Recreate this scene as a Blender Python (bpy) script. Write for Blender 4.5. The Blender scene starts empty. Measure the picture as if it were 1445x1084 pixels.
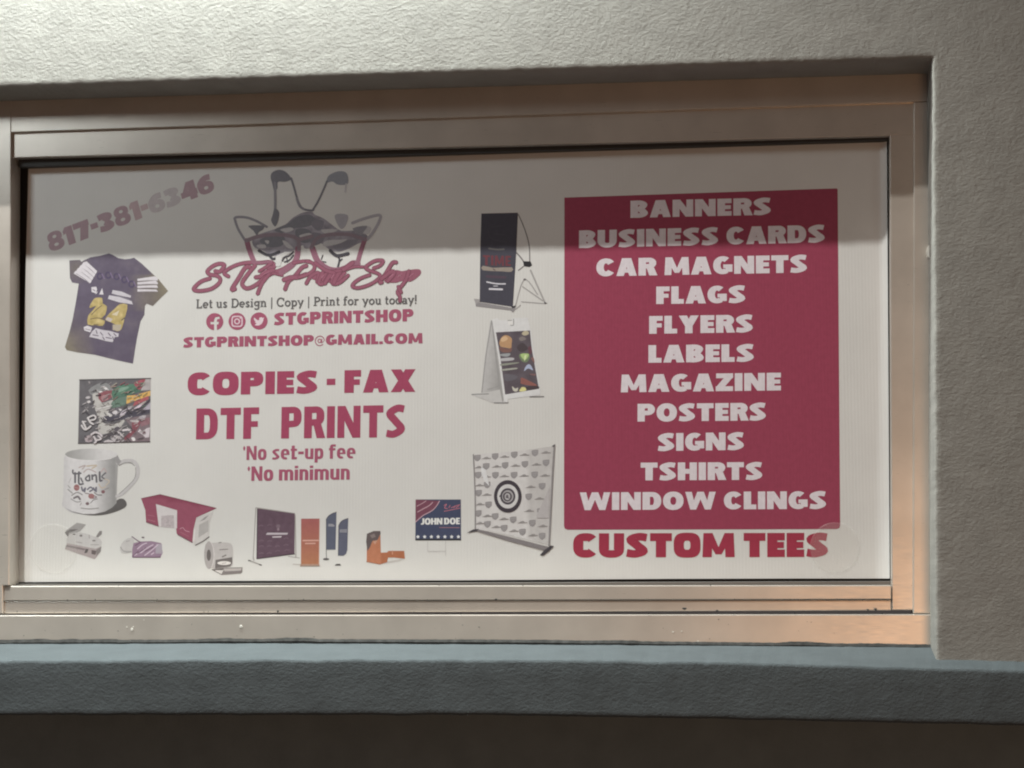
import bpy, bmesh, math, random
from mathutils import Vector, Euler, noise
from mathutils.geometry import delaunay_2d_cdt

random.seed(7)
S = bpy.context.scene
C = S.collection
R = math.radians

# ------------------------------------------------------------------ camera
CAM = Vector((0.88439, -5.02543, -0.53216))
ROT = Euler((1.66404, 0.00223, 0.13612), 'XYZ')
FPX, CX, CY = 2600.0, 722.5, 542.0                      # focal length and centre in photo pixels
cd = bpy.data.cameras.new('camera')
cd.sensor_width = 36; cd.lens = FPX / 1445 * 36; cd.clip_start = .05; cd.clip_end = 200
cam = bpy.data.objects.new('camera', cd); C.objects.link(cam)
cam.location = CAM; cam.rotation_euler = ROT
S.camera = cam

# ------------------------------------------------------------------ world and lamps (night)
W = bpy.data.worlds.new('World'); S.world = W; W.use_nodes = True
bg = W.node_tree.nodes['Background']
bg.inputs[0].default_value = (1.0, 0.87, 0.82, 1); bg.inputs[1].default_value = 0.062

def lamp(name, kind, loc, target, power, color, **kw):
    d = bpy.data.lights.new(name, kind); d.energy = power; d.color = color
    for k, v in kw.items(): setattr(d, k, v)
    o = bpy.data.objects.new(name, d); C.objects.link(o); o.location = loc
    o.rotation_euler = (Vector(target) - Vector(loc)).to_track_quat('-Z', 'Y').to_euler()
    return o
# parking lot floodlight, high in front: throws the shadow of the window head on the sign
lamp('flood_lamp', 'SPOT', (-2.1, -3.33, 6.88), (-.55, -.1, -.25), 2850, (1, .99, .935), shadow_soft_size=.085, spot_size=R(46), spot_blend=1)
# wall washer close to the facade, above the frame on the left
lamp('wall_washer_lamp', 'AREA', (-.75, -.375, 1.75), (-.75, -.33, .6), 118, (.90, 1.0, .965), shape='RECTANGLE', size=2.1, size_y=.08)
# warm shop light low on the right, behind the viewer
lamp('warm_shop_lamp', 'AREA', (1.90, -7.0, -1.05), (1.3, -.1, -.75), 40, (1, .52, .24), shape='RECTANGLE', size=1.2, size_y=.6)
# added cool fill lamp, an unseen source that brightens the left side
lamp('left_fill_light', 'AREA', (-2.5, -2.5, 1.8), (-.9, 0, .2), 27, (.90, .99, 1), shape='DISK', size=.7)
S.view_settings.view_transform = 'Standard'; S.view_settings.look = 'None'
S.view_settings.exposure = 0; S.view_settings.gamma = 1; S.view_settings.use_curve_mapping = False
S.render.engine = 'CYCLES'
S.cycles.use_denoising = True
S.cycles.max_bounces = 6
S.cycles.filter_width = 2.05

# ------------------------------------------------------------------ helpers
ROTM = ROT.to_matrix()
def P(px, py, Y=0.0):
    """photo pixel -> the place where it lies on the upright plane at depth Y"""
    d = ROTM @ Vector(((px - CX) / FPX, -(py - CY) / FPX, -1.0))
    t = (Y - CAM.y) / d.y
    return CAM + d * t

def srgb(c):
    return tuple((v / 255 / 12.92) if v <= 10.3 else ((v / 255 + .055) / 1.055) ** 2.4 for v in c)
WHITE = .78
def ink(c, ref=(208, 210, 203)):
    return tuple(min(.9, a / b * WHITE) for a, b in zip(srgb(c), srgb(ref)))

def new_mat(name, base, rough=.6, metal=0, spec=.5):
    m = bpy.data.materials.new(name); m.use_nodes = True
    nt = m.node_tree; b = nt.nodes['Principled BSDF']
    b.inputs['Base Color'].default_value = (*base, 1); b.inputs['Roughness'].default_value = rough
    b.inputs['Metallic'].default_value = metal; b.inputs['Specular IOR Level'].default_value = spec
    return m, nt, b
def node(nt, t, **kw):
    n = nt.nodes.new(t)
    for k, v in kw.items():
        if k in n.inputs: n.inputs[k].default_value = v
        else: setattr(n, k, v)
    return n
def mottled(nt, b, base, amount, scale, detail=4, coord='Object'):
    """base colour wandering by +-amount"""
    tc = node(nt, 'ShaderNodeTexCoord'); nz = node(nt, 'ShaderNodeTexNoise', Scale=scale, Detail=detail)
    nt.links.new(tc.outputs[coord], nz.inputs['Vector'])
    mr = node(nt, 'ShaderNodeMapRange'); mr.inputs[1].default_value = .3; mr.inputs[2].default_value = .7
    mr.inputs[3].default_value = 1 - amount; mr.inputs[4].default_value = 1 + amount
    nt.links.new(nz.outputs[0], mr.inputs[0])
    mx = node(nt, 'ShaderNodeVectorMath', operation='SCALE'); mx.inputs[0].default_value = base
    nt.links.new(mr.outputs[0], mx.inputs['Scale'])
    nt.links.new(mx.outputs[0], b.inputs['Base Color'])
    return tc, mx

def stucco(name, base, strength, dist):
    m, nt, b = new_mat(name, base, .88, 0, .25)
    tc, mx = mottled(nt, b, base, .07, 13, 6)
    # trowelled stucco: stretched ridges at two sizes plus sand grain
    mp = node(nt, 'ShaderNodeMapping'); mp.inputs['Rotation'].default_value = (0, R(28), 0); mp.inputs['Scale'].default_value = (1, 1, 1.6)
    nt.links.new(tc.outputs['Object'], mp.inputs[0])
    n1 = node(nt, 'ShaderNodeTexNoise', Scale=84, Detail=5, Roughness=.6, Distortion=.35)
    n2 = node(nt, 'ShaderNodeTexNoise', Scale=24, Detail=3, Roughness=.55, Distortion=.3)
    n3 = node(nt, 'ShaderNodeTexNoise', Scale=190, Detail=2, Roughness=.6)
    nt.links.new(mp.outputs[0], n1.inputs['Vector'])
    for n in (n2, n3): nt.links.new(tc.outputs['Object'], n.inputs['Vector'])
    a1 = node(nt, 'ShaderNodeMath', operation='MULTIPLY_ADD'); a1.inputs[1].default_value = .9
    nt.links.new(n2.outputs[0], a1.inputs[0]); nt.links.new(n1.outputs[0], a1.inputs[2])
    a2 = node(nt, 'ShaderNodeMath', operation='MULTIPLY_ADD'); a2.inputs[1].default_value = .34
    nt.links.new(n3.outputs[0], a2.inputs[0]); nt.links.new(a1.outputs[0], a2.inputs[2])
    bp = node(nt, 'ShaderNodeBump', Strength=strength, Distance=dist)
    nt.links.new(a2.outputs[0], bp.inputs['Height']); nt.links.new(bp.outputs[0], b.inputs['Normal'])
    return m

M = {}
M['stucco'] = stucco('stucco_grey', (.295, .284, .262), .38, .0045)
M['ledge'] = stucco('stucco_slate_paint', (.098, .114, .122), .42, .0045)
M['lower'] = stucco('stucco_dark_paint', (.215, .265, .29), .3, .004)
def metal(name, base, rough):
    m, nt, b = new_mat(name, base, rough, .32, .5)
    tc, mx = mottled(nt, b, base, .07, 9)
    mp = node(nt, 'ShaderNodeMapping'); mp.inputs['Scale'].default_value = (3, 60, 60)
    nt.links.new(tc.outputs['Object'], mp.inputs[0])
    nz = node(nt, 'ShaderNodeTexNoise', Scale=9, Detail=3); nt.links.new(mp.outputs[0], nz.inputs['Vector'])
    mr = node(nt, 'ShaderNodeMapRange'); mr.inputs[3].default_value = rough - .06; mr.inputs[4].default_value = rough + .10
    nt.links.new(nz.outputs[0], mr.inputs[0]); nt.links.new(mr.outputs[0], b.inputs['Roughness'])
    return m
M['frame'] = metal('tan_aluminium', (.575, .522, .468), .29)
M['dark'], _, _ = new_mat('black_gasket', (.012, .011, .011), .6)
M['gap'], _, _ = new_mat('rail_shade_grey', (.035, .034, .033), .7)  # dark tone for the painted shade under the top rail
M['grey'], _, _ = new_mat('grey_channel', (.16, .15, .14), .5, .3)
M['white'], _, _ = new_mat('white_plastic', (.85, .83, .76), .35)
m, nt, b = new_mat('sealant', (.05, .05, .048), .8); mottled(nt, b, (.05, .05, .048), .5, 60); M['seal'] = m
m, nt, b = new_mat('dark_glass', (.01, .011, .012), .05); M['glass'] = m

# corrugated plastic sheet: fine upright flutes, faint waviness
m, nt, b = new_mat('corrugated_plastic', (WHITE, WHITE, WHITE * .985), .5, 0, .35)
tc, mx = mottled(nt, b, (WHITE, WHITE, WHITE * .985), .025, 7)
wv = node(nt, 'ShaderNodeTexWave', Scale=36, Distortion=.6, Detail=1); wv.bands_direction = 'X'
wv.inputs['Detail Scale'].default_value = .5
nt.links.new(tc.outputs['Object'], wv.inputs['Vector'])
mp = node(nt, 'ShaderNodeMapping'); mp.inputs['Scale'].default_value = (60, 1, 4); nt.links.new(tc.outputs['Object'], mp.inputs[0])
nz = node(nt, 'ShaderNodeTexNoise', Scale=1.3, Detail=4); nt.links.new(mp.outputs[0], nz.inputs['Vector'])
ad = node(nt, 'ShaderNodeMath', operation='MULTIPLY_ADD'); ad.inputs[1].default_value = 1.6
nt.links.new(nz.outputs[0], ad.inputs[0]); nt.links.new(wv.outputs['Fac'], ad.inputs[2])
bp = node(nt, 'ShaderNodeBump', Strength=.12, Distance=.0014); nt.links.new(ad.outputs[0], bp.inputs['Height'])
nt.links.new(bp.outputs[0], b.inputs['Normal'])
M['sheet'] = m
# printing ink on the sheet: colour stored with the printed shape, flutes show through
m, nt, b = new_mat('printing_ink', (.5, .5, .5), .5, 0, .35)
at = node(nt, 'ShaderNodeAttribute', attribute_name='ink')
tc = node(nt, 'ShaderNodeTexCoord'); nz = node(nt, 'ShaderNodeTexNoise', Scale=75, Detail=3)
nt.links.new(tc.outputs['Object'], nz.inputs['Vector'])
mr = node(nt, 'ShaderNodeMapRange'); mr.inputs[1].default_value = .3; mr.inputs[2].default_value = .7; mr.inputs[3].default_value = .95; mr.inputs[4].default_value = 1.05
nt.links.new(nz.outputs[0], mr.inputs[0])
vm = node(nt, 'ShaderNodeVectorMath', operation='SCALE'); nt.links.new(at.outputs['Color'], vm.inputs[0]); nt.links.new(mr.outputs[0], vm.inputs['Scale'])
nt.links.new(vm.outputs[0], b.inputs['Base Color'])
wv = node(nt, 'ShaderNodeTexWave', Scale=36, Distortion=.6, Detail=1); wv.bands_direction = 'X'
nt.links.new(tc.outputs['Object'], wv.inputs['Vector'])
bp = node(nt, 'ShaderNodeBump', Strength=.08, Distance=.0014); nt.links.new(wv.outputs['Fac'], bp.inputs['Height']); nt.links.new(bp.outputs[0], b.inputs['Normal'])
M['ink'] = m
m, nt, b = new_mat('clear_sticker', (.86, .84, .80), .35, 0, .5); b.inputs['Alpha'].default_value = .13; M['clear'] = m

def empty(name, loc, label, cat, group=None):
    o = bpy.data.objects.new(name, None); C.objects.link(o); o.location = loc; o.empty_display_size = .1
    o['label'] = label; o['category'] = cat; o['kind'] = 'thing'
    if group: o['group'] = group
    return o
def link(name, me, mat, parent=None):
    o = bpy.data.objects.new(name, me); C.objects.link(o)
    me.materials.append(mat)
    if parent:
        o.parent = parent
        root = parent
        off = Vector()
        while root: off += root.location; root = root.parent
        me.transform(__import__('mathutils').Matrix.Translation(-off))
    return o

# ------------------------------------------------------------------ window frame pieces
def slabs(name, parts, mat, parent, bev=.0025, wob=0):
    """pieces given by their four front corners (photo pixels on plane Y) pushed back to depth"""
    bm = bmesh.new()
    for quad, Y, depth in parts:
        f = [bm.verts.new(P(x, y, Y)) for x, y in quad]
        k = [bm.verts.new(v.co + Vector((0, depth, 0))) for v in f]
        n = len(f)
        bm.faces.new(f); bm.faces.new(k[::-1])
        for i in range(n): bm.faces.new((f[(i + 1) % n], f[i], k[i], k[(i + 1) % n]))
    bmesh.ops.recalc_face_normals(bm, faces=bm.faces)
    if bev: bmesh.ops.bevel(bm, geom=bm.edges[:], offset=bev, segments=2, affect='EDGES', profile=.5)
    me = bpy.data.meshes.new(name); bm.to_mesh(me); bm.free()
    return link(name, me, mat, parent)

YF, YS, YW, YL = -.07, -.058, -.23, -.33       # frame face, sash face, wall face, ledge face; the sign sheet lies at 0

# ------------------------------------------------------------------ the stucco wall with its ledge
wall = empty('stucco_wall', (0, 0, -1.2), 'textured grey stucco wall around the window with a slate blue ledge below it', 'wall')
def wob(x, z, amp, sc=14, seed=0):
    return amp * (noise.noise(Vector((x * sc, seed, z * sc))) + .5 * noise.noise(Vector((x * sc * 3.1, seed + 5, z * sc * 3.1))))
def build_wall():
    bm = bmesh.new()
    tl, tr = P(-120, 126, YW), P(1316, 81.5, YW)
    br = P(1321, 940, YW); bl = P(-120, 940, YW)
    def seg(a, b, n): return [a.lerp(b, i / n) for i in range(n)]
    loop = seg(bl, tl, 260) + seg(tl, tr, 900) + seg(tr, br, 300) + [br]
    cen = (tl + tr + br + bl) / 4
    # outward direction in the wall plane along the path
    out = []
    for i, p in enumerate(loop):
        if i < 260: o = Vector((-1, 0, 0))
        elif i < 1160: o = Vector((0, 0, 1))
        else: o = Vector((1, 0, 0))
        out.append(o)
    out[260] = Vector((-1, 0, 1)); out[1160] = Vector((1, 0, 1))
    rings = []
    r = .007
    prof = [(.05, 0, .0), (.03, 0, .3), (.016, 0, .7), (r, .0000, 1), (r * .5, r * .15, 1), (r * .12, r * .5, 1), (0, r * 1.1, .9), (0, .05, .5), (0, YF + .03 - YW, .2)]
    for (o_, d_, wn) in prof:
        vs = []
        for p, o in zip(loop, out):
            j = wob(p.x, p.z, .0024, 26) * wn
            jy = wob(p.x, p.z, .0009, 16, 9) * min(1, wn * 1.2)
            q = p + o * (o_ + j) + Vector((0, d_ + (jy if d_ < .06 else 0), 0))
            vs.append(bm.verts.new(q))
        rings.append(vs)
    for a, b_ in zip(rings, rings[1:]):
        for i in range(len(loop) - 1):
            bm.faces.new((a[i], a[i + 1], b_[i + 1], b_[i]))
    # broad face of the wall outside the opening
    A = rings[0]
    L, Rr, T, B = -3.2, 3.2, 2.6, bl.z
    def fan(chain, far):
        for i in range(len(chain) - 1): bm.faces.new((chain[i + 1], chain[i], far[i], far[i + 1]))
    fl = [bm.verts.new((L, YW, v.co.z)) for v in A[:261]]; fan(A[:261], fl)
    ft = [bm.verts.new((v.co.x, YW, T)) for v in A[260:1161]]; fan(A[260:1161], ft)
    fr = [bm.verts.new((Rr, YW, v.co.z)) for v in A[1160:]]; fan(A[1160:], fr)
    c1 = bm.verts.new((L, YW, T)); bm.faces.new((A[260], ft[0], c1, fl[-1]))
    c2 = bm.verts.new((Rr, YW, T)); bm.faces.new((A[1160], fr[0], c2, ft[-1]))
    bmesh.ops.recalc_face_normals(bm, faces=bm.faces)
    for f in bm.faces: f.smooth = True
    me = bpy.data.meshes.new('wall_face'); bm.to_mesh(me); bm.free()
    o = link('wall_face', me, M['stucco'], wall)
    return o
build_wall()

def interp(pts, x):
    for (x0, y0), (x1, y1) in zip(pts, pts[1:]):
        if x <= x1: return y0 + (y1 - y0) * (x - x0) / (x1 - x0)
    return pts[-1][1]
def build_ledge():
    bm = bmesh.new()
    back = [(-700, 906), (0, 906), (360, 905), (1316, 910), (2200, 918)]
    edge = [(-700, 936), (0, 933), (300, 931), (720, 931), (1000, 934), (1320, 943), (1445, 947), (2200, 968)]
    low = [(-700, 1006), (0, 1009), (700, 1009), (1080, 1016), (1445, 1024), (2200, 1040)]
    cols = []
    N = 900
    for i in range(N + 1):
        px = -700 + 2900 * i / N
        a = P(px, interp(back, px), YF + .02); e = P(px, interp(edge, px), YL); w = P(px, interp(low, px), YL)
        e.z += wob(e.x, 0, .0028, 9, 3) + wob(e.x, 0, .0012, 40, 4)
        yj = wob(e.x, 1, .0011, 7, 5)
        w.z += wob(w.x, 2, .0022, 10, 6)
        r = .006
        d = (e - a).normalized()
        ring = [a]
        for t in (.25, .5, .75, .93): ring.append(a.lerp(e, t) + Vector((0, 0, wob(e.x, t * 3, .0015, 18, 7))))
        ring += [e - d * r + Vector((0, yj, 0)), e + Vector((0, yj + .0008, -.001)), e + Vector((0, yj, -r * 1.4))]
        for t in (.3, .6, .9): ring.append(e.lerp(w, t) + Vector((0, yj + wob(e.x, t * 4, .0008, 9, 8), 0)))
        ring += [w + Vector((0, yj, r)), w + Vector((0, yj + r * .5, 0)), w + Vector((0, .05, .004)), w + Vector((0, YW + .16 - YL, .006))]
        cols.append([bm.verts.new(v) for v in ring])
    for a, b_ in zip(cols, cols[1:]):
        for i in range(len(a) - 1): bm.faces.new((a[i], b_[i], b_[i + 1], a[i + 1]))
    bmesh.ops.recalc_face_normals(bm, faces=bm.faces)
    for f in bm.faces: f.smooth = True
    me = bpy.data.meshes.new('sill_ledge'); bm.to_mesh(me); bm.free()
    o = link('sill_ledge', me, M['ledge'], wall)
    o['label'] = 'slate blue painted stucco ledge projecting under the window'
    # wall below, standing back under the ledge
    bm = bmesh.new()
    z0 = P(700, 1000, YL).z
    nx, nz_ = 60, 12
    g = [[bm.verts.new((-3.2 + 6.4 * i / nx, YW + .10 + wob(i * .1, j * .1, .002, 5), z0 - 1.4 * j / nz_)) for j in range(nz_ + 1)] for i in range(nx + 1)]
    for i in range(nx):
        for j in range(nz_): bm.faces.new((g[i][j], g[i + 1][j], g[i + 1][j + 1], g[i][j + 1]))
    bmesh.ops.recalc_face_normals(bm, faces=bm.faces)
    me = bpy.data.meshes.new('lower_wall_face'); bm.to_mesh(me); bm.free()
    o = link('lower_wall_face', me, M['lower'], wall)
    o['label'] = 'dark painted wall below the ledge'
build_ledge()

# ------------------------------------------------------------------ the window
win = empty('window', tuple(P(643, 880, 0)), 'wide tan aluminium sliding window frame set deep in the stucco wall', 'window')
slabs('head_frame', [([(15, 110), (1322, 80), (1310, 143), (15, 187)], YF, .09)], M['frame'], win)
slabs('outer_jamb', [([(1289.5, 144.2), (1330, 142.6), (1330, 866), (1288.5, 866)], YF, .09)], M['frame'], win)
slabs('outer_jamb', [([(-140, 90), (16, 90), (13, 826.5), (4, 826.5), (4, 866), (-140, 866)], YF - .001, .068)], M['frame'], win)
slabs('sill_frame', [([(-140, 868.5), (1330, 867), (1330, 914), (-140, 914)], YF - .006, .10)], M['frame'], win)
sash = slabs('sash_top_rail', [([(14, 180), (1290, 136), (1290, 190.5), (14, 223)], YS, .05)], M['frame'], win)
slabs('sash_stile', [([(1255.5, 190), (1289.5, 189), (1290.5, 861), (1258.5, 861)], YS - .002, .05)], M['frame'], win)
slabs('sash_bottom_rail', [([(4, 827), (1258, 826), (1258, 846), (4, 848)], YS - .006, .045), ([(4, 848.6), (1258, 846.6), (1258, 861.5), (4, 866)], YS - .002, .04)], M['frame'], win)
slabs('glazing_bead', [([(16, 824), (1258, 820), (1258, 832), (16, 834)], -.022, .02)], M['grey'], win, .0015)
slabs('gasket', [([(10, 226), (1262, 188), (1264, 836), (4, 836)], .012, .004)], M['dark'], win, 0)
slabs('rail_shade_strip', [([(26, 222), (1257, 188.5), (1257, 197), (26, 235.5)], -.034, .03)], M['gap'], win, 0)  # added dark strip standing in for the shade under the top rail
slabs('window_pane', [([(8, 222), (1264, 186), (1266, 838), (2, 838)], .019, .006)], M['glass'], win, 0)
slabs('side_channel', [([(16, 232), (24, 232), (12, 832), (4, 832)], -.02, .03)], M['grey'], win, .001)
def build_clip():
    bm = bmesh.new()
    path = [(1314.5, 345), (1310.8, 348), (1309.6, 355), (1310.8, 362), (1314.5, 365.5)]
    pr = []
    for x, y in path:
        c = P(x, y, YF - .02)
        pr.append([bm.verts.new(c + Vector(d)) for d in ((-.0035, -.006, 0), (.0035, -.006, 0), (.0035, .022, 0), (-.0035, .022, 0))])
    for a, b_ in zip(pr, pr[1:]):
        for i in range(4): bm.faces.new((a[i], a[(i + 1) % 4], b_[(i + 1) % 4], b_[i]))
    bm.faces.new(pr[0][::-1]); bm.faces.new(pr[-1])
    bmesh.ops.recalc_face_normals(bm, faces=bm.faces)
    me = bpy.data.meshes.new('clip'); bm.to_mesh(me); bm.free()
    o = link('clip', me, M['white'], win); o['label'] = 'small white plastic clip on the right jamb'
build_clip()
def build_sealant():
    bm = bmesh.new(); cols = []
    N = 500
    for i in range(N + 1):
        px = -60 + 1380 * i / N
        base = interp([(-60, 908), (360, 905), (700, 906), (1320, 913)], px)
        lump = max(0, noise.noise(Vector((px * .011, 3, 0))) - .05) * 9 + (2.2 if px < 165 else 0)
        n = 1.6 - lump * (.6 + .5 * noise.noise(Vector((px * .045, 8, 0)))) + .5 * noise.noise(Vector((px * .11, 2, 0)))
        top = base - 4.9 + n
        y = YF - .012 - .004 * noise.noise(Vector((px * .05, 5, 2)))
        a, c = P(px, top, y), P(px, base + 4, y)
        cols.append([bm.verts.new(v) for v in (a + Vector((0, .012, 0)), a, a.lerp(c, .5) + Vector((0, -.003, 0)), c)])
    for a, b_ in zip(cols, cols[1:]):
        for i in range(3): bm.faces.new((a[i], b_[i], b_[i + 1], a[i + 1]))
    bmesh.ops.recalc_face_normals(bm, faces=bm.faces)
    me = bpy.data.meshes.new('sealant'); bm.to_mesh(me); bm.free()
    o = link('sealant', me, M['seal'], win); o['label'] = 'ragged cracked sealant along the foot of the frame'
build_sealant()
def build_specks():
    for px, py, r in ((186, 888, 2.6), (188, 885, 1.2), (340, 884, 2.6), (179, 885, 1.0), (203, 875, .8), (950, 892, 1.2), (962, 891, .9), (985, 905, 1.4)):
        bm = bmesh.new()
        c = P(px, py, YF - .0075); k = r / 496
        n = 9
        rim = [c + Vector((k * math.cos(t * .7) * random.uniform(.6, 1.2), 0, k * math.sin(t * .7) * random.uniform(.6, 1.2))) for t in range(n)]
        out_ = [bm.verts.new(v) for v in rim]; mid = bm.verts.new(c + Vector((k * .2, -.0006, k * .2)))
        for i in range(n): bm.faces.new((out_[i], out_[(i + 1) % n], mid))
        bmesh.ops.recalc_face_normals(bm, faces=bm.faces)
        me = bpy.data.meshes.new('paint_speck'); bm.to_mesh(me); bm.free()
        link('paint_speck', me, M['white'], win)
build_specks()
def build_dirt():
    bm = bmesh.new()
    rnd = random.Random(4)
    spots = [(966, 859, 1.6), (1236, 860, 1.8), (1225, 861, 1.2), (700, 846, 1.0), (392, 863, 1.4), (1012, 862, 1.0)]
    spots += [(rnd.uniform(20, 1290), rnd.choice((846.5, 864, 866, 826)) + rnd.uniform(-.8, .8), rnd.uniform(.35, .9)) for k in range(46)]
    spots += [(rnd.uniform(20, 1300), rnd.uniform(872, 902), rnd.uniform(.3, .6)) for k in range(22)]
    for px, py, r in spots:
        c = P(px, py, YF - .0076); k = r / 496; w_ = rnd.uniform(1, 2.4)
        bm.faces.new([bm.verts.new(c + Vector((k * w_ * math.cos(t * .9) * rnd.uniform(.6, 1.2), 0, k * math.sin(t * .9) * rnd.uniform(.6, 1.2)))) for t in range(7)])
    me = bpy.data.meshes.new('dirt'); bm.to_mesh(me); bm.free()
    o = link('dirt', me, M['seal'], win); o['label'] = 'small dark specks of dirt along the frame joints'; o['kind'] = 'stuff'
build_dirt()

# ------------------------------------------------------------------ drawing flat print shapes (worked out in photo pixels on the sheet)
def wind(p, poly):
    x, y = p; w = 0
    n = len(poly)
    for i in range(n):
        x0, y0 = poly[i]; x1, y1 = poly[(i + 1) % n]
        if y0 <= y:
            if y1 > y and (x1 - x0) * (y - y0) - (x - x0) * (y1 - y0) > 0: w += 1
        elif y1 <= y and (x1 - x0) * (y - y0) - (x - x0) * (y1 - y0) < 0: w -= 1
    return w
def fill(solids, holes=(), grid=0):
    vs, es = [], []
    for c in list(solids) + list(holes):
        k = len(vs); n = len(c)
        vs += [Vector((float(a), float(b_))) for a, b_ in c]
        es += [(k + i, k + (i + 1) % n) for i in range(n)]
    if grid:
        xs = [v.x for v in vs]; ys = [v.y for v in vs]
        st = max(max(xs) - min(xs), max(ys) - min(ys)) / grid
        x = min(xs) + st * .5
        while x < max(xs):
            y = min(ys) + st * .5
            while y < max(ys):
                if any(wind((x, y), s) for s in solids): vs.append(Vector((x + random.uniform(-.1, .1) * st, y + random.uniform(-.1, .1) * st)))
                y += st
            x += st
    o = delaunay_2d_cdt(vs, es, [], 0, 1e-6)
    ov, of = o[0], o[2]
    keep = []
    for f in of:
        cx = sum(ov[i].x for i in f) / len(f); cy = sum(ov[i].y for i in f) / len(f)
        if any(wind((cx, cy), s) for s in solids) and not any(wind((cx, cy), h) for h in holes): keep.append(f)
    return [(v.x, v.y) for v in ov], keep
def smooth(pts, n=6, closed=False):
    if len(pts) < 3: return list(pts)
    out = []
    m_ = len(pts)
    rng = range(m_) if closed else range(m_ - 1)
    for i in rng:
        if closed: p0, p1, p2, p3 = pts[i - 1], pts[i], pts[(i + 1) % m_], pts[(i + 2) % m_]
        else: p0, p1, p2, p3 = pts[max(i - 1, 0)], pts[i], pts[i + 1], pts[min(i + 2, m_ - 1)]
        for k in range(n):
            t = k / n
            out.append(tuple(.5 * (2 * b_ + (c - a) * t + (2 * a - 5 * b_ + 4 * c - d) * t * t + (3 * b_ - a - 3 * c + d) * t ** 3) for a, b_, c, d in zip(p0, p1, p2, p3)))
    if not closed: out.append(tuple(pts[-1]))
    return out
def pen(path, v, h=None, caps=False, closed=False, taper=None):
    """outline(s) of a stroke drawn with an elliptical nib v wide, h high"""
    h = v if h is None else h
    L, Rr = [], []
    n = len(path)
    for i, p in enumerate(path):
        a = path[i - 1] if (i > 0 or closed) else p
        b_ = path[(i + 1) % n] if (i < n - 1 or closed) else p
        dx, dy = b_[0] - a[0], b_[1] - a[1]; l = math.hypot(dx, dy) or 1
        nx, ny = -dy / l, dx / l
        k = taper(i / max(1, n - 1)) if taper else 1
        # sharper mitre at corners
        L.append((p[0] + nx * v / 2 * k, p[1] + ny * h / 2 * k)); Rr.append((p[0] - nx * v / 2 * k, p[1] - ny * h / 2 * k))
    if closed: return [L], [Rr]
    polys = [L + Rr[::-1]]
    if caps:
        for p, k in ((path[0], taper(0) if taper else 1), (path[-1], taper(1) if taper else 1)):
            polys.append([(p[0] + v / 2 * k * math.cos(t * math.pi / 6), p[1] + h / 2 * k * math.sin(t * math.pi / 6)) for t in range(12)])
    return polys
def ell(cx, cy, rx, ry, a0=0, a1=360, n=24, e=2.0):
    out = []
    full = abs(a1 - a0) >= 360
    for i in range(n if full else n + 1):
        t = R(a0 + (a1 - a0) * i / n)
        c, s = math.cos(t), math.sin(t)
        out.append((cx + rx * math.copysign(abs(c) ** (2 / e), c), cy + ry * math.copysign(abs(s) ** (2 / e), s)))
    return out
def rect(x0, y0, x1, y1): return [(x0, y0), (x1, y0), (x1, y1), (x0, y1)]
def para(xb, xt, w, y0=0., y1=1.): return [(xb, y0), (xb + w, y0), (xt + w, y1), (xt, y1)]

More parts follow.
